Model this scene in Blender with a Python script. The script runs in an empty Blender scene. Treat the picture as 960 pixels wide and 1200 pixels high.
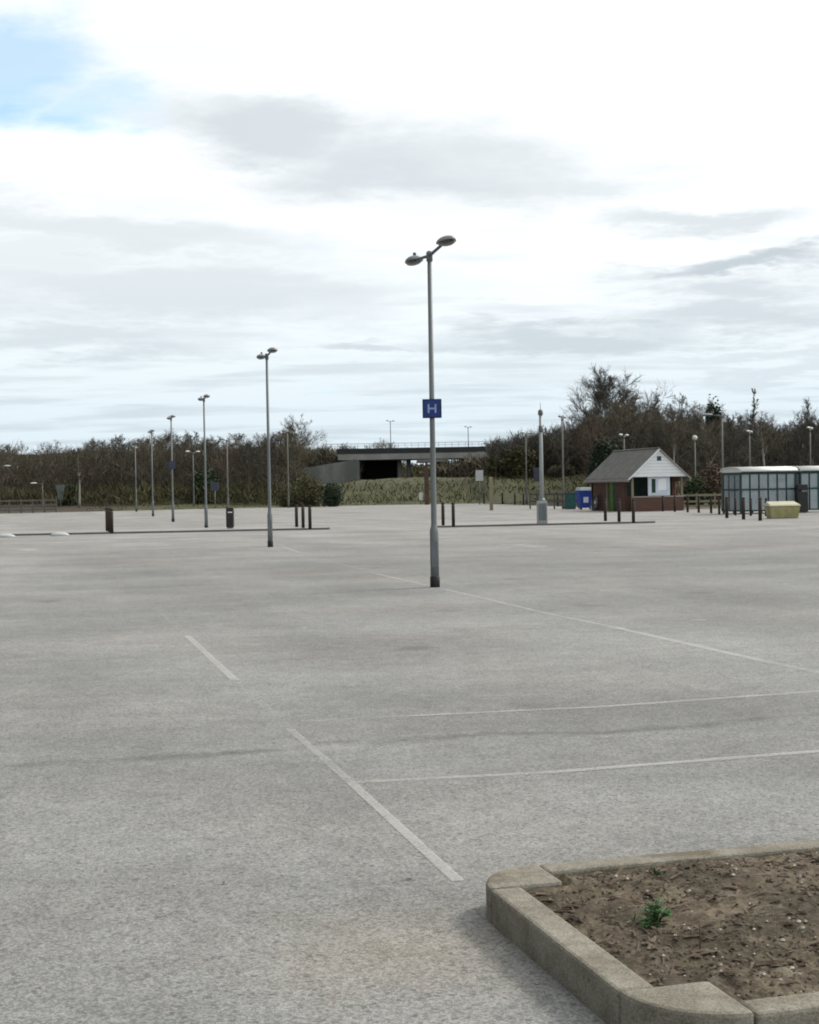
import bpy, math, random
from mathutils import Vector, Matrix, noise as mnoise

# ------------------------------------------------------------------ set-up
scn = bpy.context.scene
col = scn.collection
R = math.radians
PITCH, ROLL, CAMZ, FOC = R(0.99), R(-1.0), 1.68, 1760.0
CM = Matrix.Rotation(R(90) - PITCH, 3, 'X') @ Matrix.Rotation(ROLL, 3, 'Z')

cd = bpy.data.cameras.new('camera'); cam = bpy.data.objects.new('camera', cd); col.objects.link(cam)
cam.location = (0, 0, CAMZ); cam.rotation_euler = CM.to_euler()
cd.sensor_fit = 'VERTICAL'; cd.sensor_height = 36; cd.sensor_width = 36
cd.lens = 36 * FOC / 1200.0; cd.clip_start = .05; cd.clip_end = 5000
scn.camera = cam

def ray(px, py): return CM @ Vector(((px - 480) / FOC, -(py - 600) / FOC, -1))
def ground(px, py, z=0.0):
    d = ray(px, py); k = (z - CAMZ) / d.z
    return Vector((d.x * k, d.y * k, z))
def point(px, py, Y):
    d = ray(px, py); k = Y / d.y
    return Vector((d.x * k, Y, CAMZ + d.z * k))
def at(px, Y): 
    p = point(px, 570 - (px - 480) * .0175, Y); return Vector((p.x, p.y, 0))

AX = R(14.4)                                 # direction of the parking rows
U = Vector((-math.sin(AX), math.cos(AX), 0)); V = Vector((math.cos(AX), math.sin(AX), 0))

# ------------------------------------------------------------------ object helpers
def children(o): return list(o.children)
def tag(o, label=None, cat=None, group=None, kind=None):
    if label: o['label'] = label
    if cat: o['category'] = cat
    if group: o['group'] = group
    if kind: o['kind'] = kind
    return o
def empty(name, loc=(0, 0, 0), rz=0.0):
    o = bpy.data.objects.new(name, None); col.objects.link(o)
    o.location = loc; o.rotation_euler = (0, 0, rz); o.empty_display_size = .2
    return o
def copy_tree(o, parent=None):
    c = o.copy(); col.objects.link(c)
    if parent: c.parent = parent
    for ch in children(o): copy_tree(ch, c)
    return c

class MB:
    def __init__(s): s.v = []; s.f = []; s.sm = []
    def add(s, vs, fs, smooth=False):
        n = len(s.v); s.v += [tuple(v) for v in vs]; s.f += [tuple(i + n for i in f) for f in fs]; s.sm += [smooth] * len(fs)
        return s
    def box(s, x0, x1, y0, y1, z0, z1, m=None):
        vs = [Vector((x, y, z)) for z in (z0, z1) for y in (y0, y1) for x in (x0, x1)]
        if m is not None: vs = [m @ v for v in vs]
        return s.add(vs, [(0, 2, 3, 1), (4, 5, 7, 6), (0, 1, 5, 4), (2, 6, 7, 3), (0, 4, 6, 2), (1, 3, 7, 5)])
    def bar(s, a, b, w, t=None, up=(0, 0, 1)):
        a = Vector(a); b = Vector(b); t = t or w; d = (b - a).normalized(); up = Vector(up)
        if abs(d.dot(up)) > .98: up = Vector((0, 1, 0))
        sx = d.cross(up).normalized() * w / 2; sy = sx.cross(d).normalized() * t / 2
        vs = [p + i * sx + j * sy for p in (a, b) for i, j in ((-1, -1), (1, -1), (1, 1), (-1, 1))]
        return s.add(vs, [(3, 2, 1, 0), (4, 5, 6, 7), (0, 1, 5, 4), (1, 2, 6, 5), (2, 3, 7, 6), (3, 0, 4, 7)])
    def tube(s, pts, rads, n=8, cap=True, smooth=True):
        pts = [Vector(p) for p in pts]; vs = []; fs = []; ref = Vector((1, .13, .07)).normalized()
        for i, p in enumerate(pts):
            d = (pts[min(i + 1, len(pts) - 1)] - pts[max(i - 1, 0)])
            d = d.normalized() if d.length > 1e-9 else Vector((0, 0, 1))
            a = d.cross(ref)
            if a.length < .05: a = d.cross(Vector((0, 1, .2)))
            a.normalize(); b = d.cross(a)
            for k in range(n):
                t = 2 * math.pi * k / n
                vs.append(p + (a * math.cos(t) + b * math.sin(t)) * rads[i])
        for i in range(len(pts) - 1):
            for k in range(n):
                k2 = (k + 1) % n; fs.append((i * n + k, i * n + k2, (i + 1) * n + k2, (i + 1) * n + k))
        s.add(vs, fs, smooth)
        if cap:
            m = len(s.v) - len(vs); s.f += [tuple(m + k for k in range(n))[::-1], tuple(m + (len(pts) - 1) * n + k for k in range(n))]; s.sm += [False, False]
        return s
    def lathe(s, prof, n=16, c=(0, 0, 0)):
        return s.tube_z(prof, n, c)
    def tube_z(s, prof, n=16, c=(0, 0, 0)):
        vs = [(c[0] + r * math.cos(2 * math.pi * k / n), c[1] + r * math.sin(2 * math.pi * k / n), c[2] + z) for r, z in prof for k in range(n)]
        fs = [(i * n + k, i * n + (k + 1) % n, (i + 1) * n + (k + 1) % n, (i + 1) * n + k) for i in range(len(prof) - 1) for k in range(n)]
        s.add(vs, fs, True); m = len(s.v) - len(vs)
        s.f += [tuple(m + k for k in range(n))[::-1], tuple(m + (len(prof) - 1) * n + k for k in range(n))]; s.sm += [False, False]
        return s
    def prism(s, poly, z0, z1, chamfer=0.0):
        """extruded polygon (counter clockwise xy list)"""
        n = len(poly); vs = [(x, y, z0) for x, y in poly] + [(x, y, z1) for x, y in poly]
        fs = [tuple(range(n))[::-1], tuple(range(n, 2 * n))] + [(i, (i + 1) % n, n + (i + 1) % n, n + i) for i in range(n)]
        return s.add(vs, fs)
    def build(s, name, mat, parent=None, bevel=0.0, seg=2):
        me = bpy.data.meshes.new(name); me.from_pydata(s.v, [], s.f); me.update()
        me.polygons.foreach_set('use_smooth', s.sm)
        me.materials.append(mat); o = bpy.data.objects.new(name, me); col.objects.link(o)
        if parent: o.parent = parent
        if bevel:
            b = o.modifiers.new('edge', 'BEVEL'); b.width = bevel; b.segments = seg; b.limit_method = 'ANGLE'; b.angle_limit = R(35)
        return o

# ------------------------------------------------------------------ materials
class NT:
    def __init__(s, tree): s.t = tree; s.L = tree.links
    def n(s, typ, **kw):
        o = s.t.nodes.new(typ)
        for k, v in kw.items(): setattr(o, k, v)
        return o
    def put(s, sock, v):
        if hasattr(v, 'is_output'): s.L.new(v, sock)
        else: sock.default_value = v
    def m(s, op, a, b=0.0, c=None, clamp=False):
        o = s.n('ShaderNodeMath', operation=op, use_clamp=clamp); s.put(o.inputs[0], a); s.put(o.inputs[1], b)
        if c is not None: s.put(o.inputs[2], c)
        return o.outputs[0]
    def vm(s, op, a, b=(0, 0, 0)):
        o = s.n('ShaderNodeVectorMath', operation=op); s.put(o.inputs[0], a); s.put(o.inputs[1], b)
        return o.outputs['Value'] if op in ('LENGTH', 'DOT_PRODUCT', 'DISTANCE') else o.outputs['Vector']
    def comb(s, x, y, z=0.0):
        o = s.n('ShaderNodeCombineXYZ'); s.put(o.inputs[0], x); s.put(o.inputs[1], y); s.put(o.inputs[2], z); return o.outputs[0]
    def sep(s, v):
        o = s.n('ShaderNodeSeparateXYZ'); s.put(o.inputs[0], v); return o.outputs
    def noise(s, vec, scale, detail=4, rough=.55, dist=0.0):
        o = s.n('ShaderNodeTexNoise'); s.put(o.inputs['Vector'], vec); o.inputs['Scale'].default_value = scale
        o.inputs['Detail'].default_value = detail; o.inputs['Roughness'].default_value = rough; o.inputs['Distortion'].default_value = dist
        return o.outputs['Fac']
    def voro(s, vec, scale, out='Color', feature='F1', rand=1.0):
        o = s.n('ShaderNodeTexVoronoi', feature=feature); s.put(o.inputs['Vector'], vec); o.inputs['Scale'].default_value = scale
        o.inputs['Randomness'].default_value = rand
        return o.outputs[out]
    def mix(s, f, a, b, blend='MIX'):
        o = s.n('ShaderNodeMix', data_type='RGBA', blend_type=blend); s.put(o.inputs[0], f); s.put(o.inputs[6], a); s.put(o.inputs[7], b)
        return o.outputs[2]
    def ss(s, v, a, b, lo=0.0, hi=1.0):
        o = s.n('ShaderNodeMapRange', interpolation_type='SMOOTHSTEP'); s.put(o.inputs[0], v)
        for i, k in enumerate((a, b, lo, hi)): o.inputs[i + 1].default_value = k
        return o.outputs[0]
    def bump(s, h, strength, dist):
        o = s.n('ShaderNodeBump'); s.put(o.inputs['Height'], h); o.inputs['Strength'].default_value = strength; o.inputs['Distance'].default_value = dist
        return o.outputs[0]

def c4(c): return (c[0], c[1], c[2], 1.0)
def new_mat(name):
    m = bpy.data.materials.new(name); m.use_nodes = True; t = NT(m.node_tree)
    b = m.node_tree.nodes['Principled BSDF']; b.inputs['Specular IOR Level'].default_value = .3
    return m, t, b
def mat(name, c, c2=None, scale=3.0, rough=.75, metal=0.0, bump=0.0, fine=0.0, spec=.3, stretch=(1, 1, 1), lo=.35, hi=.65):
    """noise-varied surface in object space; c2 the second tone, 'fine' a grain amplitude"""
    m, t, b = new_mat(name); co = t.n('ShaderNodeTexCoord').outputs['Object']
    co2 = t.vm('MULTIPLY', co, stretch)
    c2 = c2 or tuple(x * .78 for x in c)
    f = t.ss(t.noise(co2, scale, 6, .6), lo, hi)
    out = t.mix(f, c4(c), c4(c2))
    if fine:
        g = t.ss(t.noise(co, scale * 22, 3, .7), .25, .75, 1 - fine, 1 + fine)
        out = t.mix(1.0, out, t.comb(g, g, g), 'MULTIPLY')
    t.put(b.inputs['Base Color'], out)
    b.inputs['Roughness'].default_value = rough; b.inputs['Metallic'].default_value = metal; b.inputs['Specular IOR Level'].default_value = spec
    if bump: t.put(b.inputs['Normal'], t.bump(t.noise(co, scale * 6, 6, .7), bump, .02))
    return m

# --- asphalt: pale chippings rolled into grey binder, with wear, seams and stains fixed in place
SEAM = ground(215, 881); 
def asphalt_mat():
    m, t, b = new_mat('asphalt')
    geo = t.n('ShaderNodeNewGeometry'); P = geo.outputs['Position']
    ru = t.vm('DOT_PRODUCT', P, tuple(U)); rv = t.vm('DOT_PRODUCT', P, tuple(V))
    chip = t.sep(t.voro(P, 112.0))[0]                                     # chippings about 12 mm
    chip2 = t.sep(t.voro(P, 37.0))[1]
    g = t.m('ADD', t.ss(chip, 0, 1, .72, 1.30), t.ss(chip2, 0, 1, -.06, .06))
    grain = t.noise(P, 240, 2, .6); g = t.m('MULTIPLY', g, t.ss(grain, .2, .8, .85, 1.15))
    gap = t.ss(t.voro(P, 112.0, 'Distance', 'DISTANCE_TO_EDGE'), 0, .12, .82, 1.0); g = t.m('MULTIPLY', g, gap)
    blot = t.ss(t.noise(P, 4.4, 7, .68), .3, .7, .91, 1.09); g = t.m('MULTIPLY', g, blot)
    blot2 = t.ss(t.noise(P, .35, 7, .62), .32, .68, .85, 1.09); g = t.m('MULTIPLY', g, blot2)
    lane = t.ss(t.noise(t.comb(t.m('MULTIPLY', rv, .55), t.m('MULTIPLY', ru, .045), 3.0), 1.0, 4, .55), .3, .7, .93, 1.07); g = t.m('MULTIPLY', g, lane)
    cross = t.ss(t.noise(t.comb(t.m('MULTIPLY', rv, .05), t.m('MULTIPLY', ru, .5), 7.0), 1.0, 5, .6), .3, .7, .92, 1.07); g = t.m('MULTIPLY', g, cross)
    # rolled joint between two lays of tarmac, wandering a little, with a darker lay beyond it
    wob = t.m('MULTIPLY', t.m('SUBTRACT', t.noise(P, .55, 5, .65), .5), .9)
    sd = t.m('ADD', t.m('SUBTRACT', ru, SEAM.dot(U) - .12), wob)
    w2 = t.noise(P, 1.3, 5, .7)
    line = t.m('MULTIPLY', t.ss(t.m('ABSOLUTE', sd), .0, .16, 1, 0), t.ss(w2, .36, .6, .08, .40))
    g = t.m('MULTIPLY', g, t.m('SUBTRACT', 1.0, line))
    lay = t.m('MULTIPLY', t.ss(sd, -.05, .25, 0, 1), t.ss(sd, .4, 2.8, .17, 0)); lay = t.m('MULTIPLY', lay, t.ss(rv, .2, 2.6, .25, 1))
    g = t.m('MULTIPLY', g, t.m('SUBTRACT', 1.0, lay))
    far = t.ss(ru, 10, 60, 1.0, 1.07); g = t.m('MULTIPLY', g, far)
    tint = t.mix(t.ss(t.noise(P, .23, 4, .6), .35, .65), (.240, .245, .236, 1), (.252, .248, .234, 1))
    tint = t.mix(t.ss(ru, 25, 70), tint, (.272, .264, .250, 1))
    # sandy soil washed out of the planter
    d = t.vm('DISTANCE', P, tuple(ground(470, 1110))); n3 = t.noise(P, 2.2, 6, .65)
    sand = t.m('MULTIPLY', t.ss(t.m('ADD', d, t.m('MULTIPLY', n3, 1.2)), .5, 1.5, 1, 0), .55)
    tint = t.mix(sand, tint, (.275, .247, .200, 1))
    # oil drips where cars stand, and arcs of tyre scuff
    Q = t.comb(rv, ru, 0.0); spot = t.voro(t.vm('ADD', Q, (3.1, 7.7, 0)), .62, 'Distance'); sz = t.m('MULTIPLY', t.noise(P, 5.0, 4, .7), .26)
    drip = t.m('MULTIPLY', t.ss(t.m('SUBTRACT', spot, sz), -.06, .07, 1, 0), t.ss(t.noise(P, .5, 3), .45, .6, .0, .24)); g = t.m('MULTIPLY', g, t.m('SUBTRACT', 1.0, drip))
    arc = t.m('ABSOLUTE', t.m('SUBTRACT', t.m('FRACT', t.m('MULTIPLY', t.vm('DISTANCE', P, (-19.0, 3.0, 0)), .31)), .5))
    scuff = t.m('MULTIPLY', t.ss(arc, 0, .11, .12, 0), t.ss(t.noise(P, .22, 4, .6), .5, .68)); g = t.m('MULTIPLY', g, t.m('SUBTRACT', 1.0, scuff))
    bays = t.m('MULTIPLY', t.ss(t.m('ADD', rv, t.m('MULTIPLY', t.noise(P, .6, 5), .8)), .9, 2.1), t.ss(ru, 17, 24, 0, 1)); g = t.m('MULTIPLY', g, t.m('SUBTRACT', 1.0, t.m('MULTIPLY', bays, t.ss(ru, 30, 48, .09, 0))))
    warm = t.ss(chip2, .66, .84, 0, .3); tint = t.mix(warm, tint, (.275, .245, .218, 1))
    out = t.mix(1.0, tint, t.comb(g, g, g), 'MULTIPLY')
    pit = t.ss(t.sep(t.voro(P, 60.0))[2], .93, .97, 0, .55); out = t.mix(pit, out, (.085, .08, .075, 1))
    dark = t.ss(t.noise(P, 13.0, 3, .5), .745, .77); out = t.mix(t.m('MULTIPLY', dark, .6), out, (.05, .048, .045, 1))
    t.put(b.inputs['Base Color'], out); b.inputs['Roughness'].default_value = .9; b.inputs['Specular IOR Level'].default_value = .2
    h = t.m('ADD', t.m('MULTIPLY', chip, .7), t.m('MULTIPLY', gap, .8))
    t.put(b.inputs['Normal'], t.bump(h, .55, .005))
    return m

def paint_mat(name, cover):
    m, t, b = new_mat(name); P = t.n('ShaderNodeNewGeometry').outputs['Position']
    a = t.m('ADD', t.m('MULTIPLY', t.noise(P, 55, 4, .7), .6), t.m('MULTIPLY', t.noise(P, 1.7, 5, .7), .4))
    al = t.ss(a, .5 - (cover - .5) * .38 - .13, .5 - (cover - .5) * .38 + .13)
    t.put(b.inputs['Base Color'], t.mix(t.noise(P, 8, 4), (.62, .61, .57, 1), (.50, .49, .46, 1)))
    b.inputs['Roughness'].default_value = .8
    t.put(b.inputs['Alpha'], t.m('MULTIPLY', al, .46))
    return m

M = {}
M['asphalt'] = asphalt_mat()
for k, cv in (('paint', .74), ('paint_worn', .56), ('paint_faint', .29)): M[k] = paint_mat(k, cv)
M['kerb'] = None
M['isl'] = mat('island_paving', (.31, .30, .285), (.27, .262, .25), 1.5, .9, fine=.12)
M['isl_kerb'] = mat('island_kerb', (.155, .15, .14), (.12, .116, .11), 2.0, .9, fine=.12)
M['galv'] = mat('galvanised_steel', (.19, .205, .208), (.14, .152, .155), 1.6, .55, .3, spec=.4, stretch=(1, 1, .25))
M['galv_grey'] = mat('grey_painted_steel', (.15, .17, .173), (.115, .13, .133), 4.0, .55, .1, stretch=(1, 1, .3))
M['pole_far'] = mat('weathered_pole', (.155, .16, .145), (.12, .122, .11), 3.0, .6, .1)
M['black'] = mat('black_paint', (.020, .020, .021), (.032, .031, .030), 4.0, .55)
M['head'] = mat('lamp_housing', (.33, .34, .34), (.27, .28, .28), 6.0, .5, .1)
M['lens'] = mat('lamp_lens', (.06, .06, .06), (.045, .045, .045), 6.0, .25, spec=.6)
M['white_head'] = mat('white_lamp_housing', (.62, .62, .58), (.52, .52, .49), 6.0, .5)
M['blue'] = mat('blue_sign', (.015, .045, .20), (.012, .038, .17), 6.0, .45)
M['navy'] = mat('navy_sign_edge', (.008, .018, .085), (.010, .020, .07), 6.0, .45)
M['letter'] = mat('sign_letter', (.30, .36, .58), (.26, .31, .52), 9.0, .5)
M['wood'] = mat('bollard_timber', (.042, .032, .026), (.024, .020, .017), 8.0, .85, stretch=(1, 1, .15), fine=.2)
M['wood_red'] = mat('bollard_stained', (.050, .034, .027), (.032, .023, .020), 8.0, .85, stretch=(1, 1, .15), fine=.2)
M['concrete'] = mat('bridge_concrete', (.20, .205, .20), (.11, .115, .11), .35, .9, stretch=(1, 1, .4), fine=.15)
M['concrete_pale'] = mat('bridge_edge_beam', (.33, .33, .315), (.24, .24, .23), .4, .9, fine=.12)
M['concrete_dark'] = mat('shaded_concrete', (.03, .03, .03), (.018, .018, .018), .5, .95)  # near black: shade under the bridge deck put into the colour
M['parapet'] = mat('parapet_shade', (.022, .024, .027), (.032, .034, .036), .6, .6)  # dark band: shade of the recess above the edge beam, painted in
M['rail'] = mat('bridge_rail', (.42, .45, .47), (.38, .4, .42), 1.0, .5)
M['slate'] = mat('roof_slates', (.165, .162, .148), (.125, .124, .112), 1.6, .85, fine=.3, stretch=(1, 1, 2.4))
M['white'] = mat('white_boarding', (.80, .82, .83), (.74, .76, .78), 1.2, .6)
M['fascia'] = mat('pale_fascia', (.36, .34, .325), (.30, .28, .27), 1.2, .7)
M['green'] = mat('green_door_paint', (.085, .19, .035), (.065, .15, .03), 2.0, .55)
M['green_dk'] = mat('dark_green_paint', (.010, .040, .022), (.008, .03, .018), 2.0, .5)
M['glassdark'] = mat('dark_window_glass', (.010, .028, .024), (.016, .036, .03), 1.0, .1, spec=.6)
M['poster'] = mat('notice_paper', (.62, .68, .76), (.50, .57, .65), 2.2, .6)
M['bin_blue'] = mat('blue_bin_plastic', (.020, .060, .33), (.016, .045, .25), 3.0, .5)
M['bin_lid'] = mat('pale_bin_lid', (.42, .48, .46), (.36, .42, .4), 3.0, .5)
M['teal'] = mat('teal_paint', (.02, .085, .085), (.015, .06, .06), 3.0, .5)
M['frame'] = mat('shelter_frame', (.013, .050, .052), (.010, .037, .04), 2.0, .45)
M['grit'] = mat('yellow_grit_plastic', (.36, .335, .165), (.27, .25, .11), 2.4, .6, fine=.15)
M['grit_lid'] = mat('faded_yellow_lid', (.47, .45, .32), (.4, .38, .26), 2.4, .6)
M['trunk'] = mat('bark', (.135, .118, .092), (.085, .074, .058), 2.5, .95, stretch=(1, 1, .25))
M['trunk_pale'] = mat('pale_bark', (.36, .34, .31), (.22, .205, .18), 2.5, .9, stretch=(1, 1, .35))
M['twig'] = mat('brown_twigs', (.150, .128, .090), (.088, .080, .060), .35, .95)
M['twig_grey'] = mat('grey_brown_twigs', (.098, .091, .076), (.062, .058, .048), .35, .95)
M['twig_green'] = mat('budding_green_twigs', (.120, .120, .062), (.085, .080, .048), .35, .95)
M['twig_red'] = mat('reddish_twigs', (.145, .102, .072), (.09, .068, .052), .35, .95)
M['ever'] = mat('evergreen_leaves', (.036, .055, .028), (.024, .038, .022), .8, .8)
M['leafgreen'] = mat('bush_leaves', (.042, .066, .024), (.028, .042, .020), .8, .8)
M['olive'] = mat('olive_scrub', (.095, .090, .040), (.065, .057, .032), .5, .95)
M['weed'] = mat('weed_leaf', (.048, .125, .034), (.085, .175, .055), 30.0, .6)
M['weed_dk'] = mat('weed_stem', (.03, .07, .022), (.03, .06, .02), 30.0, .6)
M['grass'] = None
M['verge'] = mat('verge_grass', (.115, .115, .055), (.075, .068, .040), .35, .95, fine=.25)
M['tuft'] = mat('bank_tufts', (.072, .074, .030), (.05, .05, .024), .22, .95)
M['field'] = mat('rough_ground', (.085, .078, .05), (.06, .055, .036), .05, .95)
M['chip'] = mat('bark_chip', (.15, .11, .078), (.075, .055, .040), 14.0, .9)
M['stone'] = mat('pale_pebble', (.46, .42, .35), (.30, .27, .22), 20.0, .8)
M['rock_brown'] = mat('brown_clod', (.12, .096, .066), (.075, .060, .042), 30.0, .95)
M['palewood'] = mat('pale_post_timber', (.25, .225, .15), (.19, .17, .12), 3.0, .85, stretch=(1, 1, .2))
M['railwood'] = mat('grey_rail_timber', (.12, .115, .10), (.085, .08, .07), 2.0, .9)
M['redpost'] = mat('rusty_post', (.105, .065, .05), (.07, .05, .04), 2.0, .85)
M['sign_pale'] = mat('pale_sign_face', (.50, .52, .50), (.42, .44, .43), 2.0, .6)
M['sign_greenish'] = mat('grey_green_sign', (.155, .18, .165), (.12, .14, .13), 2.0, .6)
M['sign_blue'] = mat('dull_blue_board', (.055, .06, .085), (.045, .05, .068), 2.0, .6)
M['mast'] = mat('mast_paint', (.34, .37, .37), (.27, .295, .295), 2.0, .5, .2, stretch=(1, 1, .3))
M['steel'] = mat('hoop_steel', (.25, .26, .28), (.2, .21, .23), 2.0, .4, .5)

def kerb_mat():
    m, t, b = new_mat('kerb_concrete'); P = t.n('ShaderNodeNewGeometry').outputs['Position']
    c = t.mix(t.ss(t.noise(P, 5, 6, .65), .35, .65), (.262, .244, .200, 1), (.185, .170, .132, 1))
    c = t.mix(t.ss(t.noise(P, 2.3, 7, .7), .5, .66, 0, .75), c, (.12, .10, .068, 1))          # algae and mud stains
    c = t.mix(t.ss(t.noise(P, 17, 5, .7), .60, .72, 0, .6), c, (.075, .065, .045, 1))
    g = t.ss(t.sep(t.voro(P, 190))[0], 0, 1, .78, 1.22); c = t.mix(1.0, c, t.comb(g, g, g), 'MULTIPLY')
    t.put(b.inputs['Base Color'], c); b.inputs['Roughness'].default_value = .92; b.inputs['Specular IOR Level'].default_value = .2
    h = t.m('ADD', t.noise(P, 120, 4, .7), t.m('MULTIPLY', t.ss(t.noise(P, 26, 5, .7), .56, .62), -.6))
    t.put(b.inputs['Normal'], t.bump(h, .6, .006)); return m
M['kerb'] = kerb_mat()
def brick_mat():
    m, t, b = new_mat('red_brick'); co = t.n('ShaderNodeTexCoord').outputs['Object']
    s = t.sep(co); v = t.comb(t.m('ADD', s[0], s[1]), s[2], 0)
    br = t.n('ShaderNodeTexBrick'); t.put(br.inputs['Vector'], v); br.inputs['Scale'].default_value = 1.0
    br.inputs['Brick Width'].default_value = .225; br.inputs['Row Height'].default_value = .075; br.inputs['Mortar Size'].default_value = .008
    br.inputs['Color1'].default_value = (.135, .055, .036, 1); br.inputs['Color2'].default_value = (.09, .04, .030, 1); br.inputs['Mortar'].default_value = (.15, .125, .11, 1)
    t.put(b.inputs['Base Color'], t.mix(t.ss(t.noise(co, 1.2, 5), .35, .7, 0, .4), br.outputs['Color'], (.085, .05, .04, 1))); b.inputs['Roughness'].default_value = .9
    return m
M['brick'] = brick_mat()
def soil_mat():
    m, t, b = new_mat('soil'); P = t.n('ShaderNodeNewGeometry').outputs['Position']
    c = t.mix(t.ss(t.noise(P, 2.4, 7, .68), .40, .60), (.152, .123, .084, 1), (.078, .062, .042, 1))
    cl = t.sep(t.voro(P, 70))[0]; g = t.ss(cl, 0, 1, .75, 1.25)
    c = t.mix(1.0, c, t.comb(g, g, g), 'MULTIPLY')
    c = t.mix(t.ss(t.noise(P, 22, 5, .75), .56, .66, 0, .85), c, (.038, .028, .020, 1))
    c = t.mix(t.ss(t.noise(P, 8, 5, .7), .56, .70, 0, .8), c, (.225, .20, .145, 1))
    c = t.mix(t.ss(t.noise(P, 11, 5, .7), .60, .70, 0, .8), c, (.034, .025, .018, 1))
    t.put(b.inputs['Base Color'], c); b.inputs['Roughness'].default_value = .95
    t.put(b.inputs['Normal'], t.bump(t.m('ADD', t.noise(P, 60, 5, .7), t.m('MULTIPLY', cl, .5)), .9, .012))
    return m
M['soil'] = soil_mat()
def bank_mat():
    m, t, b = new_mat('bank_grass'); P = t.n('ShaderNodeNewGeometry').outputs['Position']; x = t.sep(P)[0]
    c = t.mix(t.ss(t.noise(P, .3, 6, .65), .35, .65), (.080, .082, .034, 1), (.054, .056, .026, 1))
    c = t.mix(t.ss(t.noise(P, .16, 6, .7), .55, .68, 0, .7), c, (.085, .066, .038, 1))
    xx = t.m('ADD', x, t.m('MULTIPLY', t.noise(P, .25, 4), 6.0))
    leaf = t.m('MAXIMUM', t.ss(xx, 18, 23), t.ss(xx, -26, -20, 1, 0))             # leaf litter under the two woods
    c = t.mix(leaf, c, t.mix(t.ss(t.noise(P, .8, 6, .7), .35, .65), (.062, .046, .032, 1), (.040, .036, .024, 1)))
    t.put(b.inputs['Base Color'], c); b.inputs['Roughness'].default_value = .95
    return m
M['grass'] = bank_mat()
def glass_mat():
    m, t, b = new_mat('shelter_glazing'); co = t.n('ShaderNodeTexCoord').outputs['Object']
    n = t.m('ADD', t.ss(t.noise(co, 1.3, 5), .3, .7, .40, .66), 0.0)
    t.put(b.inputs['Base Color'], t.mix(t.noise(co, .8, 4), (.46, .52, .53, 1), (.36, .42, .46, 1))); b.inputs['Roughness'].default_value = .15
    t.put(b.inputs['Alpha'], n); b.inputs['Specular IOR Level'].default_value = .5
    return m
M['glazing'] = glass_mat()
M['polyroof'] = mat('milky_roof_sheet', (.80, .81, .77), (.70, .71, .67), 1.2, .4)

# ------------------------------------------------------------------ sky and sun
SUN_AZ, SUN_EL = R(62), R(40)          # azimuth clockwise from +Y (view direction)
w = bpy.data.worlds.new('World'); scn.world = w; w.use_nodes = True
T = NT(w.node_tree); bg = w.node_tree.nodes['Background']; wout = w.node_tree.nodes['World Output']
sky = T.n('ShaderNodeTexSky', sky_type='NISHITA'); sky.sun_disc = False; sky.sun_elevation = SUN_EL; sky.sun_rotation = SUN_AZ
sky.air_density = 1.0; sky.dust_density = 1.0; sky.ozone_density = 1.5
T.put(bg.inputs['Color'], T.mix(1.0, sky.outputs[0], (.50, .67, .74, 1), 'MULTIPLY')); bg.inputs['Strength'].default_value = .15
D = T.vm('NORMALIZE', T.n('ShaderNodeTexCoord').outputs['Generated']); dx, dy, dz = T.sep(D)
K = 1760.0
ax = T.m('MULTIPLY', T.m('ARCTAN2', dx, dy), K); ey = T.m('MULTIPLY', T.m('ARCSINE', dz), K)
# the cloud sheet is flat and overhead: the same noise squeezed towards the horizon
zz = T.m('ADD', T.m('MAXIMUM', dz, 0.0), .085); plane = T.comb(T.m('DIVIDE', dx, zz), T.m('DIVIDE', dy, zz), 0.0)
n1 = T.noise(plane, 1.9, 9, .62); n2 = T.noise(T.vm('ADD', plane, (9.3, 4.1, 2.0)), 1.9, 9, .62)
n3 = T.noise(T.vm('ADD', plane, (3.3, 14.1, 5.0)), .75, 7, .58)
n4 = T.noise(T.vm('MULTIPLY', plane, (.75, 1.9, 1)), 1.35, 8, .6)
wx = T.m('MULTIPLY', T.m('SUBTRACT', n1, .5), 340.0); wy = T.m('MULTIPLY', T.m('SUBTRACT', n2, .5), 150.0)
X = T.m('ADD', ax, wx); Y = T.m('ADD', ey, wy)
def blob(px, py, rw, rh, s, tilt=0.0, soft=.25, vx=None, vy=None):
    cx, cy = px - 480.0, 569.5 - py - (px - 480) * .0175
    x0 = T.m('SUBTRACT', vx or X, cx); y0 = T.m('SUBTRACT', vy or Y, cy); ct, st = math.cos(R(tilt)), math.sin(R(tilt))
    u = T.m('DIVIDE', T.m('ADD', T.m('MULTIPLY', x0, ct), T.m('MULTIPLY', y0, st)), rw)
    v = T.m('DIVIDE', T.m('SUBTRACT', T.m('MULTIPLY', y0, ct), T.m('MULTIPLY', x0, st)), rh)
    e = T.m('SQRT', T.m('ADD', T.m('MULTIPLY', u, u), T.m('MULTIPLY', v, v)))
    return T.ss(e, soft, 1.15, s, 0.0)
grey = None
for a in ((320, 165, 170, 50, .62, -10), (520, 200, 290, 60, .62, -4), (640, 215, 180, 34, .5), (120, 275, 360, 44, .45, -6), (190, 345, 420, 50, .45), (60, 310, 220, 36, .36),
          (870, 327, 170, 22, .78), (810, 262, 150, 26, .5), (660, 398, 210, 32, .6), (850, 375, 190, 36, .55), (430, 406, 100, 18, .5), (120, 400, 240, 32, .45), (600, 440, 260, 16, .16), (900, 430, 160, 18, .3),
          (-700, 250, 500, 60, .5), (1700, 260, 500, 60, .5)):
    g = blob(*a); grey = g if grey is None else T.m('MAXIMUM', grey, g)
over = T.ss(n4, .44, .66, 0, .42); grey = T.m('MAXIMUM', grey, T.m('MULTIPLY', over, T.ss(ey, 60, 420, 1, .35)))
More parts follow.
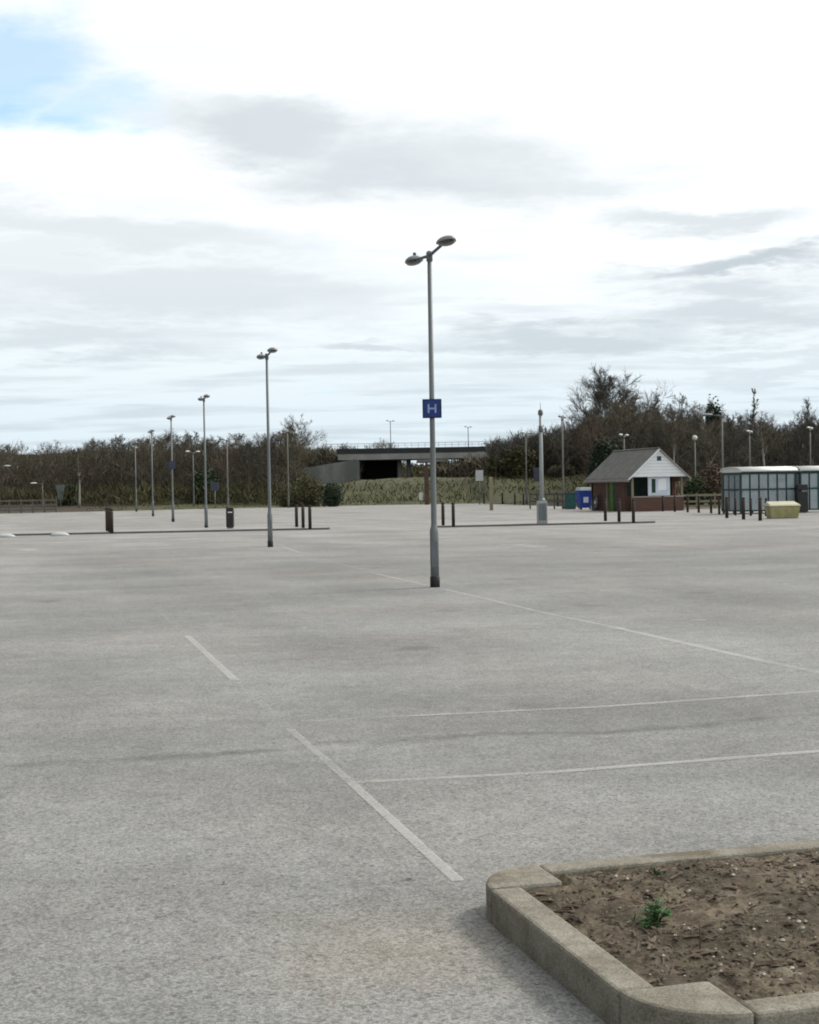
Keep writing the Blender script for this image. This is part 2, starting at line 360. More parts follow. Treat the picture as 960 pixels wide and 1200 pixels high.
bright = T.m('MULTIPLY', blob(720, 90, 430, 150, 1.0), 1.0)
grey = T.m('MULTIPLY', grey, T.m('SUBTRACT', 1.0, T.m('MULTIPLY', bright, .55)), clamp=True)
lowf = T.ss(ey, 20, 330, 1, 0)
white = T.mix(lowf, (1.08, 1.12, 1.14, 1), (.77, .885, .95, 1))
cloud = T.mix(grey, white, (.475, .55, .605, 1))
# unseen dark cloud added at left to shade the kerb, brighter cloud added sunward
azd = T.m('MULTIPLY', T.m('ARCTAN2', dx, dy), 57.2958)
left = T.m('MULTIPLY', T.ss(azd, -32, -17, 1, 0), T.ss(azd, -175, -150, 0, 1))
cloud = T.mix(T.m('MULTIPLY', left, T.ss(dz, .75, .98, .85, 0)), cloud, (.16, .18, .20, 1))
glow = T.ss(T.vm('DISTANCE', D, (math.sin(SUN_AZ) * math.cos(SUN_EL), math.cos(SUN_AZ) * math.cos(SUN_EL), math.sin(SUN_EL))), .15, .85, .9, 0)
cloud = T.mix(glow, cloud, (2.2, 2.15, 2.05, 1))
blue = T.m('MAXIMUM', blob(30, 104, 132, 66, 1.0, -8, .30), T.m('MAXIMUM', blob(130, 140, 90, 36, .8, 0, .2), T.ss(n3, .66, .78, 0, .35)))
blue = T.m('MAXIMUM', blue, blob(0, 10, 60, 30, .45)); blue = T.m('MULTIPLY', blue, T.ss(n4, .30, .62, 1.0, .62), clamp=True)
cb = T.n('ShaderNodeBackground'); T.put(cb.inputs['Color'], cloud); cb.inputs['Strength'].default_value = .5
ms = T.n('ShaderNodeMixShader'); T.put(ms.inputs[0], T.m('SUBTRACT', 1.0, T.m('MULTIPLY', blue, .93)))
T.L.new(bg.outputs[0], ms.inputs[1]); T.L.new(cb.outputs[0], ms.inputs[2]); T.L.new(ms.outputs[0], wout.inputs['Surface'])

sl = bpy.data.lights.new('sun', 'SUN'); sl.energy = 1.3; sl.angle = R(11); sl.color = (1.0, .955, .89)
so = bpy.data.objects.new('sun', sl); col.objects.link(so)
sd = Vector((math.sin(SUN_AZ) * math.cos(SUN_EL), math.cos(SUN_AZ) * math.cos(SUN_EL), math.sin(SUN_EL)))
so.rotation_euler = sd.to_track_quat('Z', 'Y').to_euler(); so.location = (30, 20, 60)

# ------------------------------------------------------------------ ground
def sheet(name, pts, z, m):
    return tag(MB().add([(p[0], p[1], z) for p in pts], [tuple(range(len(pts)))]).build(name, m), kind='structure')
sheet('rough_ground', [(-2500, -400), (2500, -400), (2500, 3500), (-2500, 3500)], -.02, M['field'])
edge = [(0, 602), (130, 599), (300, 595), (440, 592), (560, 590), (640, 593), (690, 595), (800, 597)]
ep = [ground(*e) for e in edge]
park = [(-70, -25), (70, -25), (70, 99)] + [(p.x, p.y) for p in reversed(ep)] + [(-60, ep[0].y - 6)]
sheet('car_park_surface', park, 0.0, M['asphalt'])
# verge and grass bank behind the far edge
def terrain(name, x0, x1, y0, y1, nx, ny, zf, m):
    mb = MB(); vs = []; fs = []
    for j in range(ny + 1):
        for i in range(nx + 1):
            x = x0 + (x1 - x0) * i / nx; y = y0 + (y1 - y0) * j / ny; vs.append((x, y, zf(x, y)))
    for j in range(ny):
        for i in range(nx):
            a = j * (nx + 1) + i; fs.append((a, a + 1, a + nx + 2, a + nx + 1))
    return tag(mb.add(vs, fs, True).build(name, m), kind='structure')
def sm(t): t = max(0, min(1, t)); return t * t * (3 - 2 * t)
def nz(x, y, s, a): return a * mnoise.noise(Vector((x * s, y * s, 1.7)))
def edge_y(x):
    for a, b in zip(ep, ep[1:]):
        if a.x <= x <= b.x: return a.y + (b.y - a.y) * (x - a.x) / (b.x - a.x)
    return ep[0].y if x < ep[0].x else ep[-1].y
def bank(x, y):
    e = max(edge_y(x), 128); k = sm((y - e - .6) / 22.0)
    h = 2.35 * sm((x + 13) / 8) if x < 12 else 2.35 + .5 * sm((x - 12) / 10)
    if x < -5: h = max(h, .7)
    return -.012 + k * (h + nz(x, y, .12, .35) + nz(x, y, .7, .16)) + (.02 if y > e else -.05)
terrain('grass_bank', -46, 60, 98, 172, 150, 90, bank, M['grass'])

def emb(x, y):   # road embankments either side of the bridge
    l = point(422, 530, 200).x; r = point(508, 530, 200).x
    sx = sm((l - 1.0 - x) / 7.0) if x < 0 else sm((x - r + 1.0) / 9.5)
    sy = sm((y - 198.5) / 8.0) * (1 if y < 212 else sm((228 - y) / 14))
    return .0 + sx * sy * (6.1 + nz(x, y, .15, .4)) + nz(x, y, .5, .2) + 1.0
terrain('embankment', -62, -4.5, 184, 228, 80, 36, lambda x, y: emb(x, y) if x < -4.5 else 0, M['olive'])
terrain('embankment', 1.0, 62, 184, 228, 80, 36, emb, M['olive'])
terrain('hill', -30, 40, 232, 275, 40, 24, lambda x, y: 1.0 + 3.6 * sm((y - 234) / 16) + nz(x, y, .2, .5), M['olive'])
terrain('field', -60, 60, 171, 190, 60, 20, lambda x, y: 2.0 + nz(x, y, .2, .2) + (0 if y < 186 else -.6), M['grass'])

# ------------------------------------------------------------------ painted lines
def strip(pa, pb, wdt, m, z=.004):
    a = ground(*pa); b = ground(*pb); d = (b - a).normalized(); s = Vector((-d.y, d.x, 0)) * wdt / 2
    pts = [a - s, b - s, b + s, a + s]
    return tag(MB().add([(p.x, p.y, z) for p in pts], [(0, 1, 2, 3)]).build('road_marking', m), kind='structure')
strip((537, 1033), (412, 918), .056, M['paint'])
strip((412, 918), (340, 855), .055, M['paint_worn'])
strip((340, 855), (278, 799), .07, M['paint_faint'])
strip((276, 798), (219, 745), .075, M['paint'])
strip((219, 745), (180, 711), .09, M['paint_faint'])
strip((416, 917.4), (640, 906), .07, M['paint_worn'])
strip((640, 906), (1000, 877.7), .075, M['paint'])
strip((480, 839.5), (700, 829), .07, M['paint_worn']); strip((700, 829), (1000, 807.8), .085, M['paint_worn'])
strip((352, 846), (480, 839.5), .07, M['paint_faint'])
strip((440, 672.5), (500, 686), .10, M['paint_worn']); strip((520, 690.5), (640, 719), .10, M['paint_worn'])
strip((640, 719), (722, 736), .08, M['paint_worn']); strip((722, 736), (890, 774), .11, M['paint']); strip((890, 774), (990, 795), .10, M['paint_worn'])
strip((330, 640.5), (352, 648), .12, M['paint_worn']); strip((352, 648), (440, 672), .10, M['paint_faint'])
strip((545, 688.6), (690, 678), .09, M['paint_faint'])
strip((602, 638.2), (638, 641.5), .55, M['paint_worn']); strip((660, 640), (705, 642), .35, M['paint_faint'])
strip((815, 726.2), (827, 727.8), .18, M['paint_worn']); strip((668, 762), (980, 742), .08, M['paint_faint'])
strip((27, 643.5), (39, 645.5), .5, M['paint']); strip((0, 700), (10, 690), .1, M['paint_faint'])

# ------------------------------------------------------------------ kerbed end islands by the far bays
def island(pl, pr, depth, taper):
    a = ground(*pl); b = ground(*pr); root = empty('traffic_island', (0, 0, 0)); root['kind'] = 'structure'
    f = Vector((0, 1, 0))
    poly = [a, b, b + f * .6, b + f * depth - Vector((taper, 0, 0)), a + f * depth]
    MB().prism([(p.x, p.y) for p in poly], -.01, .07).build('kerb_edge', M['isl_kerb'], root)
    c = sum(poly, Vector()) / len(poly)
    inn = [(c.x + (p.x - c.x) * .985, a.y + .12 + (p.y - a.y) * .93) for p in poly]
    MB().prism(inn, .03, .076).build('island_paving', M['isl'], root)
    return root
island((-60, 629.5), (386, 620.5), 3.6, 3.0)
island((508, 618.5), (768, 612.8), 3.6, 3.0)
# pale paint-splashed drain covers on the near side of the long kerb
for px, py, lab in ((9, 629.4, 'white painted dome-topped stone cut by the frame edge at the kerb'), (72, 627.6, 'white painted dome-topped stone beside the long island kerb')):
    p = ground(px, py); mb = MB(); mb.lathe([(.30, 0), (.29, .05), (.24, .10), (.15, .14), (.04, .155)], 14)
    o = mb.build('marker_stone', M['sign_pale']); o.location = (p.x, p.y - .25, .0); o.scale = (1.25, .8, .9)
    tag(o, lab, 'marker', 'white marker stones at the island kerb')

# ------------------------------------------------------------------ raised planter in the near corner
BA = R(15.5); BM = Matrix.Rotation(BA, 4, 'Z')          # local x = along the front edge, y = away
A0, F0, B0 = 1.80, 3.91, 5.735
HK = .135
def place(o):
    o.rotation_euler = (0, 0, BA); return o
def quadrant(cx, cy, sx, sy, lab):
    r = .30; g = .004
    arc = [(-r * math.cos(t), -r * math.sin(t)) for t in [math.pi / 2 * i / 14 for i in range(15)]]
    poly = [(x, y * -sy) for x, y in arc] + [(0, 0)]
    poly = [(cx + x, cy + y) for x, y in poly]
    if sy > 0: poly = poly[::-1]
    if sum(a[0] * b[1] - b[0] * a[1] for a, b in zip(poly, poly[1:] + poly[:1])) < 0: poly = poly[::-1]
    o = MB().prism(poly, -.05, HK + .004).build('quadrant_kerb', M['kerb'], bevel=.014, seg=2)
    return tag(place(o), lab, 'kerb stone', 'kerb stones round the soil bed')
quadrant(A0 + .30, B0 - .30, 1, 1, 'rounded concrete corner stone at the far end of the soil bed')
quadrant(A0 + .30, F0 + .30, 1, -1, 'rounded concrete corner stone at the near end of the soil bed')
def kerbstone(x0, x1, y0, y1, lab, dz=0.0):
    o = MB().box(x0, x1, y0, y1, -.05, HK + dz).build('kerb_stone', M['kerb'], bevel=.013, seg=2)
    return tag(place(o), lab, 'kerb stone', 'kerb stones round the soil bed')
KW = .125
kerbstone(A0, A0 + KW, F0 + .306, B0 - .306, 'straight concrete kerb stone joining the two rounded corner stones')
kerbstone(A0 + .306, A0 + 1.22, F0, F0 + KW, 'straight concrete kerb stone running off the bottom of the picture', -.003)
kerbstone(A0 + 1.228, A0 + 2.14, F0, F0 + KW, 'straight concrete kerb stone farther along the near edge of the bed', .002)
for i, lab in enumerate(('thin looking kerb stone on the far edge next to the rounded corner', 'second kerb stone along the far edge of the soil bed', 'third kerb stone along the far edge, going out of frame')):
    kerbstone(A0 + (.306, 1.994, 2.916)[i], A0 + (1.986, 2.908, 3.83)[i], B0 - KW, B0, lab, (-.002, .003, -.001)[i])
def soil_h(x, y):
    v = Vector((x, y, 0)); e = min(x - A0 - .1, y - F0 - .1, B0 - .1 - y)
    mound = .05 * sm((x - A0 - .3) / 1.3) * sm((y - F0 - .15) / .5) * sm((B0 - .25 - y) / .7)
    fold = .030 * mnoise.noise(v * 2.6) + .024 * mnoise.fractal(v * 6.5, 1.0, 2.0, 3) + .010 * mnoise.fractal(v * 30, 1.0, 2.1, 2)
    far = .030 * sm((y - (B0 - .6)) / .4)
    if x < A0 + .33 and (y > B0 - .33 or y < F0 + .33): return .085
    return .106 + mound + fold * sm(e / .12 + .25) * .9 + far - .02 * (1 - sm(e / .15))
mb = MB(); nx, ny = 190, 110; x0, x1, y0, y1 = A0 + .07, A0 + 3.0, F0 + .07, B0 - .07; vs = []; fs = []
for j in range(ny + 1):
    for i in range(nx + 1):
        x = x0 + (x1 - x0) * i / nx; y = y0 + (y1 - y0) * j / ny; vs.append((x, y, soil_h(x, y)))
for j in range(ny):
    for i in range(nx):
        a = j * (nx + 1) + i; fs.append((a, a + 1, a + nx + 2, a + nx + 1))
tag(place(mb.add(vs, fs, True).build('soil', M['soil'])), kind='structure')
rnd = random.Random(5)
def rock(mb, c, r, rr, flat=.6):
    q = Matrix.Rotation(rr.uniform(0, 6.28), 3, 'Z') @ Matrix.Rotation(rr.uniform(-.5, .5), 3, 'X')
    base = [(0, 0, 1), (.9, 0, .1), (.25, .85, .15), (-.75, .5, .05), (-.7, -.55, .1), (.3, -.9, .05), (0, 0, -1)]
    vs = [Vector(c) + q @ Vector((v[0] * r * rr.uniform(.7, 1.3), v[1] * r * rr.uniform(.6, 1.1), v[2] * r * flat)) for v in base]
    fs = [(0, 1, 2), (0, 2, 3), (0, 3, 4), (0, 4, 5), (0, 5, 1), (6, 2, 1), (6, 3, 2), (6, 4, 3), (6, 5, 4), (6, 1, 5)]
    mb.add(vs, fs)
def bedpt(rr): 
    while True:
        x = rr.uniform(A0 + .16, A0 + 2.3); y = rr.uniform(F0 + .16, B0 - .15)
        if not (x < A0 + .36 and (y > B0 - .36 or y < F0 + .36)): return x, y
mb = MB()
for k in range(3600):
    x, y = bedpt(rnd)
    if mnoise.noise(Vector((x * 2.3, y * 2.3, 5))) < -.12 and rnd.random() < .8: continue
    rock(mb, (x, y, soil_h(x, y) + .002), rnd.choice((.003, .004, .005, .006, .008, .011)), rnd, .6)
tag(place(mb.build('soil_clods', M['rock_brown'])), 'loose brown clods of earth scattered over the planting bed', 'soil crumbs', kind='stuff')
mb = MB()
for k in range(260):
    x, y = bedpt(rnd)
    if rnd.random() < .5: y = F0 + .15 + abs(rnd.gauss(0, .3)); x = A0 + rnd.uniform(.25, 1.6)
    if not (F0 + .14 < y < B0 - .14) or (x < A0 + .36 and y < F0 + .36): continue
    rock(mb, (x, y, soil_h(x, y) + .003), rnd.choice((.004, .006, .008, .012)), rnd, .6)
tag(place(mb.build('pebbles', M['stone'])), 'small pale stones lying on the brown planting soil', 'pebbles', kind='stuff')
mb = MB()
for k in range(650):
    x, y = bedpt(rnd); z = soil_h(x, y) + .005; a = rnd.uniform(0, 6.28); l = rnd.uniform(.012, .05); wd = rnd.uniform(.003, .010)
    d = Vector((math.cos(a), math.sin(a), rnd.uniform(-.2, .35))) * l; s = Vector((-math.sin(a), math.cos(a), rnd.uniform(-.3, .3))) * wd; p = Vector((x, y, z))
    mb.add([p - d - s, p + d - s * .5, p + d + s, p - d + s * .6, p + Vector((0, 0, wd * .8))], [(0, 1, 4), (1, 2, 4), (2, 3, 4), (3, 0, 4)])
tag(place(mb.build('bark_chips', M['chip'])), 'dry bark chips and dead leaves strewn across the soil bed', 'bark chips', kind='stuff')
# the little green weed
def plant(px, py, n, rmin, rmax, seed, lab, lean=1.25):
    g = ground(px, py, .13); loc = BM.inverted() @ Vector((g.x, g.y, 0)); z = soil_h(loc.x, loc.y)
    root = empty('weed_plant', (g.x, g.y, z)); tag(root, lab, 'weed', 'weeds in the soil bed'); rr = random.Random(seed); st = MB(); lf = MB()
    for k in range(n):
        a = rr.uniform(0, 6.28); e = rr.uniform(.15, 1.35); l = rr.uniform(rmin, rmax); d = Vector((math.cos(a) * math.cos(e), math.sin(a) * math.cos(e), math.sin(e) * lean)); p = d * l
        st.tube([(0, 0, -.01), d * l * .5 + Vector((0, 0, .006)), p], [.0022, .0016, .0012], 4)
        for q in range(rr.choice((2, 3, 3, 4))):
            b = a + rr.uniform(-1.2, 1.2); L = rr.uniform(.4, .8) * rmax * .5; W = L * .42; dd = Vector((math.cos(b), math.sin(b), rr.uniform(-.4, .6))).normalized(); s = dd.cross(Vector((0, 0, 1))).normalized() * W; up = Vector((0, 0, W * .35))
            o = p * rr.uniform(.55, 1.0)
            lf.add([o, o + dd * L * .4 + s + up, o + dd * L, o + dd * L * .4 - s + up, o + dd * L * .45], [(0, 1, 4), (1, 2, 4), (2, 3, 4), (3, 0, 4)])
    st.build('stem', M['weed_dk'], root); lf.build('foliage', M['weed'], root)
plant(769, 1074, 40, .035, .085, 3, 'leafy bright green weed standing alone in the middle of the soil')
plant(742, 1070, 9, .02, .045, 4, 'tiny dark seedling just beside the big green weed')
plant(822, 1184, 10, .02, .045, 6, 'small flat green seedling close to the near kerb')
plant(768, 1024, 8, .02, .04, 8, 'tiny green sprout under the far kerb of the bed')
# dead stub
p = ground(820, 1108, .14); lc = BM.inverted() @ Vector((p.x, p.y, 0)); mb = MB(); mb.tube([(0, 0, -.02), (.003, 0, .05), (.0, .004, .11)], [.004, .003, .002], 5)
o = mb.build('dead_stalk', M['chip']); o.location = (p.x, p.y, soil_h(lc.x, lc.y)); tag(o, 'dry upright dead stalk poking out of the soil', 'stalk')

for k, (px, py, sz, lab) in enumerate(((480, 1031, .012, 'small dark dead leaf on the tarmac beside the end of the white line'), (262, 1036, .009, 'tiny dark scrap lying alone on the open tarmac'))):
    p = ground(px, py); rr = random.Random(k); mb = MB(); vs = []
    for i in range(9):
        a_ = 2 * math.pi * i / 9; q_ = sz * (1 + .35 * math.sin(3 * a_ + k)); vs.append((q_ * 1.4 * math.cos(a_), q_ * .8 * math.sin(a_), .004 + sz * .5 * abs(math.cos(a_)) * rr.uniform(.5, 1)))
    vs.append((0, 0, .005)); mb.add(vs, [(i, (i + 1) % 9, 9) for i in range(9)]); o = mb.build('dead_leaf', M['wood']); o.location = p; o.rotation_euler = (0, 0, k * 1.3); tag(o, lab, 'leaf', 'dead leaves on the tarmac')

# ------------------------------------------------------------------ lamp columns
def head_mesh(dirv, L=.62, W=.29, Hh=.155):
    """a shallow lantern: domed housing over a slimmer bowl, pointing along dirv"""
    d = Vector(dirv).normalized(); s = Vector((-d.y, d.x, 0)); up = MB(); lo = MB(); n = 14
    def ring(t):  # half width, top height, along the length
        wv = W / 2 * (math.sin(math.pi * min(1, max(0, t)) ** .8) ** .55 if 0 < t < 1 else 0.03); return max(wv, .03)
    vs = []; fs = []; K_ = 8; nn = 11
    for i in range(nn):
        t = i / (nn - 1); tt = .02 + .96 * t; hw = ring(tt); hz = Hh * .62 * math.sin(math.pi * (.12 + .80 * tt)) ** .7
        for k in range(K_ + 1):
            th = math.pi * k / K_; vs.append(d * (L * t) + s * hw * math.cos(th) + Vector((0, 0, hz * math.sin(th))))
    for i in range(nn - 1):
        for k in range(K_):
            a = i * (K_ + 1) + k; fs.append((a, a + K_ + 1, a + K_ + 2, a + 1))
        a = i * (K_ + 1); fs.append((a, a + K_, a + 2 * K_ + 1, a + K_ + 1))
    fs.append(tuple(range(K_ + 1))); fs.append(tuple(range((nn - 1) * (K_ + 1), nn * (K_ + 1)))[::-1])
    up.add(vs, fs, True)
    vs = []; fs = []
    for i in range(nn):
        t = i / (nn - 1); tt = .04 + .92 * t; hw = ring(tt) * .86; hz = -Hh * .36 * math.sin(math.pi * tt) ** .5
        for k in range(K_ + 1):
            th = math.pi * k / K_; vs.append(d * (L * (.10 + .84 * t)) + s * hw * math.cos(th) + Vector((0, 0, -.004 + hz * math.sin(th))))
    for i in range(nn - 1):
        for k in range(K_):
            a = i * (K_ + 1) + k; fs.append((a, a + 1, a + K_ + 2, a + K_ + 1))
        a = i * (K_ + 1); fs.append((a, a + K_ + 1, a + 2 * K_ + 1, a + K_))
    lo.add(vs, fs, True)
    return up, lo
def make_lamp(H, arms, ang, r0=.072, r1=.048, r2=.036, base=.95, armlen=.74, rise=.06, headm='head', polem='galv', L=.62, band=True):
    root = empty('street_lamp')
    mb = MB(); mb.lathe([(r0, .0), (r0, base - .04), (r0 * .96, base), (r1 * 1.04, base + .06), (r1, base + .10), (r1 * .9, H * .5), (r2, H)], 14); pole = mb.build('pole', M[polem], root)
    if band: MB().lathe([(r0 * 1.13, -.01), (r0 * 1.13, .17), (r0 * 1.04, .178)], 14).build('base_band', M['black'], root)
    mb = MB(); mb.box(-.05, .05, -r0 - .004, -r0 + .02, base * .35, base * .8); mb.build('access_door', M['galv_grey'], pole)
    MB().lathe([(r2 * 1.45, H - .12), (r2 * 1.45, H + .03), (r2 * .8, H + .05)], 12).build('top_bracket', M['galv_grey'], root)
    for k in range(arms):
        a = ang + math.pi * k; d = Vector((math.cos(a), math.sin(a), 0))
        ar = MB().tube([Vector((0, 0, H - .03)), d * armlen * .5 + Vector((0, 0, H - .03 + rise * .5)), d * (armlen + .06) + Vector((0, 0, H - .03 + rise))], [.028, .026, .024], 8).build('arm', M['galv_grey'], root)
        up, lo = head_mesh(d, L); h = up.build('lamp_head', M[headm], root); h.location = d * armlen + Vector((0, 0, H - .03 + rise))
        lo.build('lens', M['lens'] if headm == 'head' else M[headm], h)
        if k == 0: MB().lathe([(.028, 0), (.028, .04), (.015, .05)], 10).build('photocell', M['galv_grey'], h).location = d * .22 + Vector((0, 0, .095))
    return root
G = 'lamp columns down the car park'
UA = math.atan2(-U.y, -U.x)        # arms lie along the parking rows
HL = 5.50
lamp = make_lamp(HL, 2, UA + math.pi)
rows = [((510, 688), 'tall twin-headed grey lamp column with the blue H sign, standing on the painted line'),
        ((317, 641), 'twin-headed grey lamp column with black foot on the open tarmac, second of the long row'),
        ((242, 620.5), 'twin-headed lamp column just before the long island kerb, next to the black bin'),
        ((203, 611.5), 'distant twin-headed lamp column carrying a small dull blue plate'),
        ((179.5, 605), 'slim distant lamp column, one short of the last in the long row'),
        ((160, 599.5), 'faintest and most distant pole of the long lamp row')]
lamps = []
for i, (pp, lab) in enumerate(rows):
    o = lamp if i == 0 else copy_tree(lamp)
    o.location = ground(*pp); o['label'] = lab; o['category'] = 'street lamp'; o['group'] = G; lamps.append(o)
def sign_on(l, z, s, lab, letter=True, mface='blue'):
    c = l.location; y = -.058
    root = empty('row_sign', (c.x, c.y, z), math.atan2(-c.x, c.y)); tag(root, lab, 'sign', 'blue row signs on lamp columns')
    h = s / 2
    MB().box(-h, h, y - .012, y, -h, h).build('sign_border', M['navy'], root, bevel=.01)
    k = h * .84; MB().box(-k, k, y - .016, y - .0125, -k, k).build('sign_face', M[mface], root)
    if letter:
        mb = MB(); q = h * .46; t = h * .19; yy = y - .0195
        mb.box(-q, -q + t, yy, y - .0165, -q, q); mb.box(q - t, q, yy, y - .0165, -q, q); mb.box(-q + t, q - t, yy, y - .0165, -t * .5, t * .5)
        mb.build('letter_h', M['letter'], root)
    for zc in (-.1, .1): MB().box(-.05, .05, y, .058, zc - .02, zc + .02).build('clamp', M['galv_grey'], root)
def zat(px, py, Y): return point(px, py, Y).z
sign_on(lamps[0], zat(506, 479, lamps[0].location.y), .315, 'square blue sign with a pale letter H clamped to the tall lamp column')
sign_on(lamps[3], zat(201, 545, lamps[3].location.y), .42, 'small dull blue plate on the distant lamp column', False, 'sign_blue')

# other lamps farther off: (px, depth, top pixel, arms, arm angle deg, head, lens length, label)
oth = [(227, 137, 531, 2, 62, 'white_head', 'lamp with two white heads spread like a Y before the dark wood'),
       (267, 112, 516, 1, 250, 'pole_far', 'plain grey pole rising behind the black bin'),
       (338, 128, 506, 1, 250, 'pole_far', 'faint thin pole before the wood, beside the bare tree crown'),
       (617, 123, 509, 2, 70, 'white_head', 'twin-headed lamp just beside the camera mast'),
       (660, 99, 491, 2, 75, 'head', 'lamp column between the camera mast and the brick kiosk'),
       (732, 112, 512, 2, 65, 'white_head', 'lamp with pale twin heads above the kiosk roof'),
       (847, 82, 487, 1, 165, 'head', 'tall lamp column at the open end of the glazed shelter'),
       (879, 109, 508, 2, 70, 'white_head', 'pale twin lamp heads seen above the shelter roof near the thin birch'),
       (950, 107, 504, 2, 68, 'white_head', 'pale twin-headed lamp over the second shelter'),
       (50, 138, 567, 1, 200, 'white_head', 'short lamp with one white head next to the pale tapered sign'),
       (-1, 138, 547, 1, 0, 'white_head', 'single white lamp head poking in at the picture edge')]
for px, Yd, ty, n, a, hm, lab in oth:
    b = at(px, Yd); zb = bank(b.x, b.y) if Yd > 115 and px > 250 else 0; zb = max(zb, 0)
    H = zat(px, ty, Yd) - zb
    o = make_lamp(H, n, R(a), .085, .065, .05, min(1.0, H * .3), .50, .16 if n == 2 else .08, hm, 'pole_far', .62, Yd < 104)
    o.location = (b.x, b.y, zb); tag(o, lab, 'street lamp', 'lamps around the edges of the car park')
# globe lamp
b = at(815, 108); H = zat(815, 512, 108); root = empty('globe_lamp', b); tag(root, 'post lamp with a round white globe behind the bollards, right of the kiosk', 'street lamp')
MB().lathe([(.085, 0), (.085, .9), (.05, 1.0), (.045, H - .25)], 12).build('pole', M['pole_far'], root)
MB().lathe([(.06, H - .26), (.15, H - .2), (.19, H - .08), (.15, H + .05), (.04, H + .12)], 14).build('lamp_globe', M['white_head'], root)
# lamps on the bridge
for px, ty, lab in ((458, 494, 'thin lamp on the bridge above the dark opening'), (549, 501, 'thin lamp on the bridge near the wood')):
    b = point(px, 520, 204); root = make_lamp(zat(px, ty, 204) - 6.9, 2, R(62), .07, .055, .05, .6, .5, .12, 'head', 'pole_far', .7, False)
    root.location = (b.x, 204, 6.9); tag(root, lab, 'street lamp', 'lamps on the road bridge')

# camera mast with a fat cabinet foot
p = ground(635.5, 613.2, .075); root = empty('camera_mast', p); tag(root, 'pale grey camera mast rising out of a square steel cabinet on the island', 'camera mast')
HM = zat(632, 480, p.y) - p.z
hb = zat(636, 587, p.y) - p.z
MB().box(-.2, .2, -.2, .2, 0, hb).build('cabinet', M['mast'], root, bevel=.015)
MB().box(-.16, .16, -.206, -.2, .12, hb - .1).build('cabinet_door', M['galv_grey'], root)
MB().lathe([(.17, hb), (.13, hb + .05), (.10, hb + .12)], 14).build('collar', M['galv'], root)
MB().lathe([(.088, hb + .02), (.078, HM * .6), (.06, HM - .25)], 14).build('pole', M['mast'], root)
MB().lathe([(.09, HM * .8), (.09, HM * .8 + .25), (.065, HM * .8 + .27)], 12).build('bracket', M['galv_grey'], root)
cb_ = MB().lathe([(.03, HM - .25), (.10, HM - .22), (.10, HM - .06), (.05, HM)], 12).build('camera_housing', M['galv_grey'], root)
MB().lathe([(.012, HM), (.008, HM + .3)], 6).build('spike', M['galv_grey'], cb_)

# ------------------------------------------------------------------ bollards
def make_bollard(r=.066, H=.93, m='wood'):
    root = empty('bollard'); MB().lathe([(r, -.02), (r, H - .14), (r * .8, H - .13), (r * .8, H - .10), (r, H - .09), (r, H - .03), (r * .7, H)], 12).build('post', M[m], root)
    MB().lathe([(r * .83, H - .128), (r * .83, H - .102)], 12).build('band', M['pole_far'], root)
    return root
bol = make_bollard(); bol2 = make_bollard(.075, .95, 'wood_red')
first = {id(bol): True, id(bol2): True}
def put_bollard(proto, p, lab, group, s=1.0):
    o = proto if first[id(proto)] else copy_tree(proto); first[id(proto)] = False
    o.location = p; o.scale = (s, s, s); tag(o, lab, 'bollard', group)
def brow(px, py, proto, n, labs, group):
    p0 = ground(px, py, .075)
    for k in range(n):
        put_bollard(proto, p0 + U * 1.49 * k, labs[k], group)
g1 = 'bollards across the end islands'
brow(131, 624.4, bol2, 3, ['reddish brown bollard at the island kerb, front one of three standing in line', 'reddish brown bollard hidden in the middle of the three in line', 'rearmost reddish brown bollard of the three in line'], g1)
brow(363.5, 619.6, bol, 3, ['dark timber bollard by the tip of the long island', 'middle one of three dark bollards near the tip of the long island', 'third dark bollard in from the tip of the long island'], g1)
brow(531.5, 616.6, bol, 2, ['dark bollard just beside the tall H sign lamp, the one farther from it', 'dark bollard just beside the tall H sign lamp, the one closer to it'], g1)
brow(742.5, 612.2, bol, 3, ['dark bollard in front of the kiosk porch, nearest the island tip', 'middle one of the three bollards on the island before the kiosk', 'dark bollard on the island in front of the green kiosk door'], g1)
g2 = 'bollards between kiosk and shelter'
for k, (px, py) in enumerate(((752, 598.5), (764, 598.8), (777, 599.2), (791, 599.8), (806, 600.3), (819, 600.8), (833.5, 601.5))):
    labs = ['bollard at the corner of the brick kiosk porch', 'bollard in front of the white notice panel, one past the porch corner', 'bollard below the white notice panel of the kiosk', 'bollard at the far post of the kiosk porch', 'first bollard past the kiosk, against the green bush', 'bollard in front of the globe lamp', 'last bollard of the line before the shelter end']
    put_bollard(bol, ground(px, py), labs[k], g2, .95)
g3 = 'dark bollards in front of the glazed shelter'
for k, (px, py) in enumerate(((852, 607.2), (871.5, 608.8), (891, 610.2), (843, 603), (862, 604), (880, 604.5), (898, 605))):
    labs = ['thick dark bollard at the open end of the glazed shelter', 'middle thick dark bollard in front of the glazed shelter', 'thick dark bollard right beside the yellow grit bin', 'slim bollard behind, at the shelter corner post', 'slim bollard in the second line, between two thick ones by the shelter', 'slim bollard in the second line under the first shelter mullions', 'slim bollard half hidden by the grit bin edge']
    put_bollard(bol2 if k < 3 else bol, ground(px, py), labs[k], g3, 1.0 if k < 3 else .9)
g4 = 'short dark posts along the grass bank'
for k, (px, py) in enumerate(((567, 590.5), (588.5, 590.5), (603, 591), (613, 591.5), (653, 593), (664, 594))):
    labs = ['short dark post below the white notice', 'stout dark post between the pale timber post and the rail fence', 'thin dark post before the grass bank, first past the stout one', 'thin dark post before the grass bank, close to the rail fence end', 'thin dark post under the long rail near the camera mast', 'thin dark post by the teal cabinet']
    put_bollard(bol2 if k < 2 else bol, ground(px, py) - Vector((0, .6, 0)), labs[k], g4, 1.0)

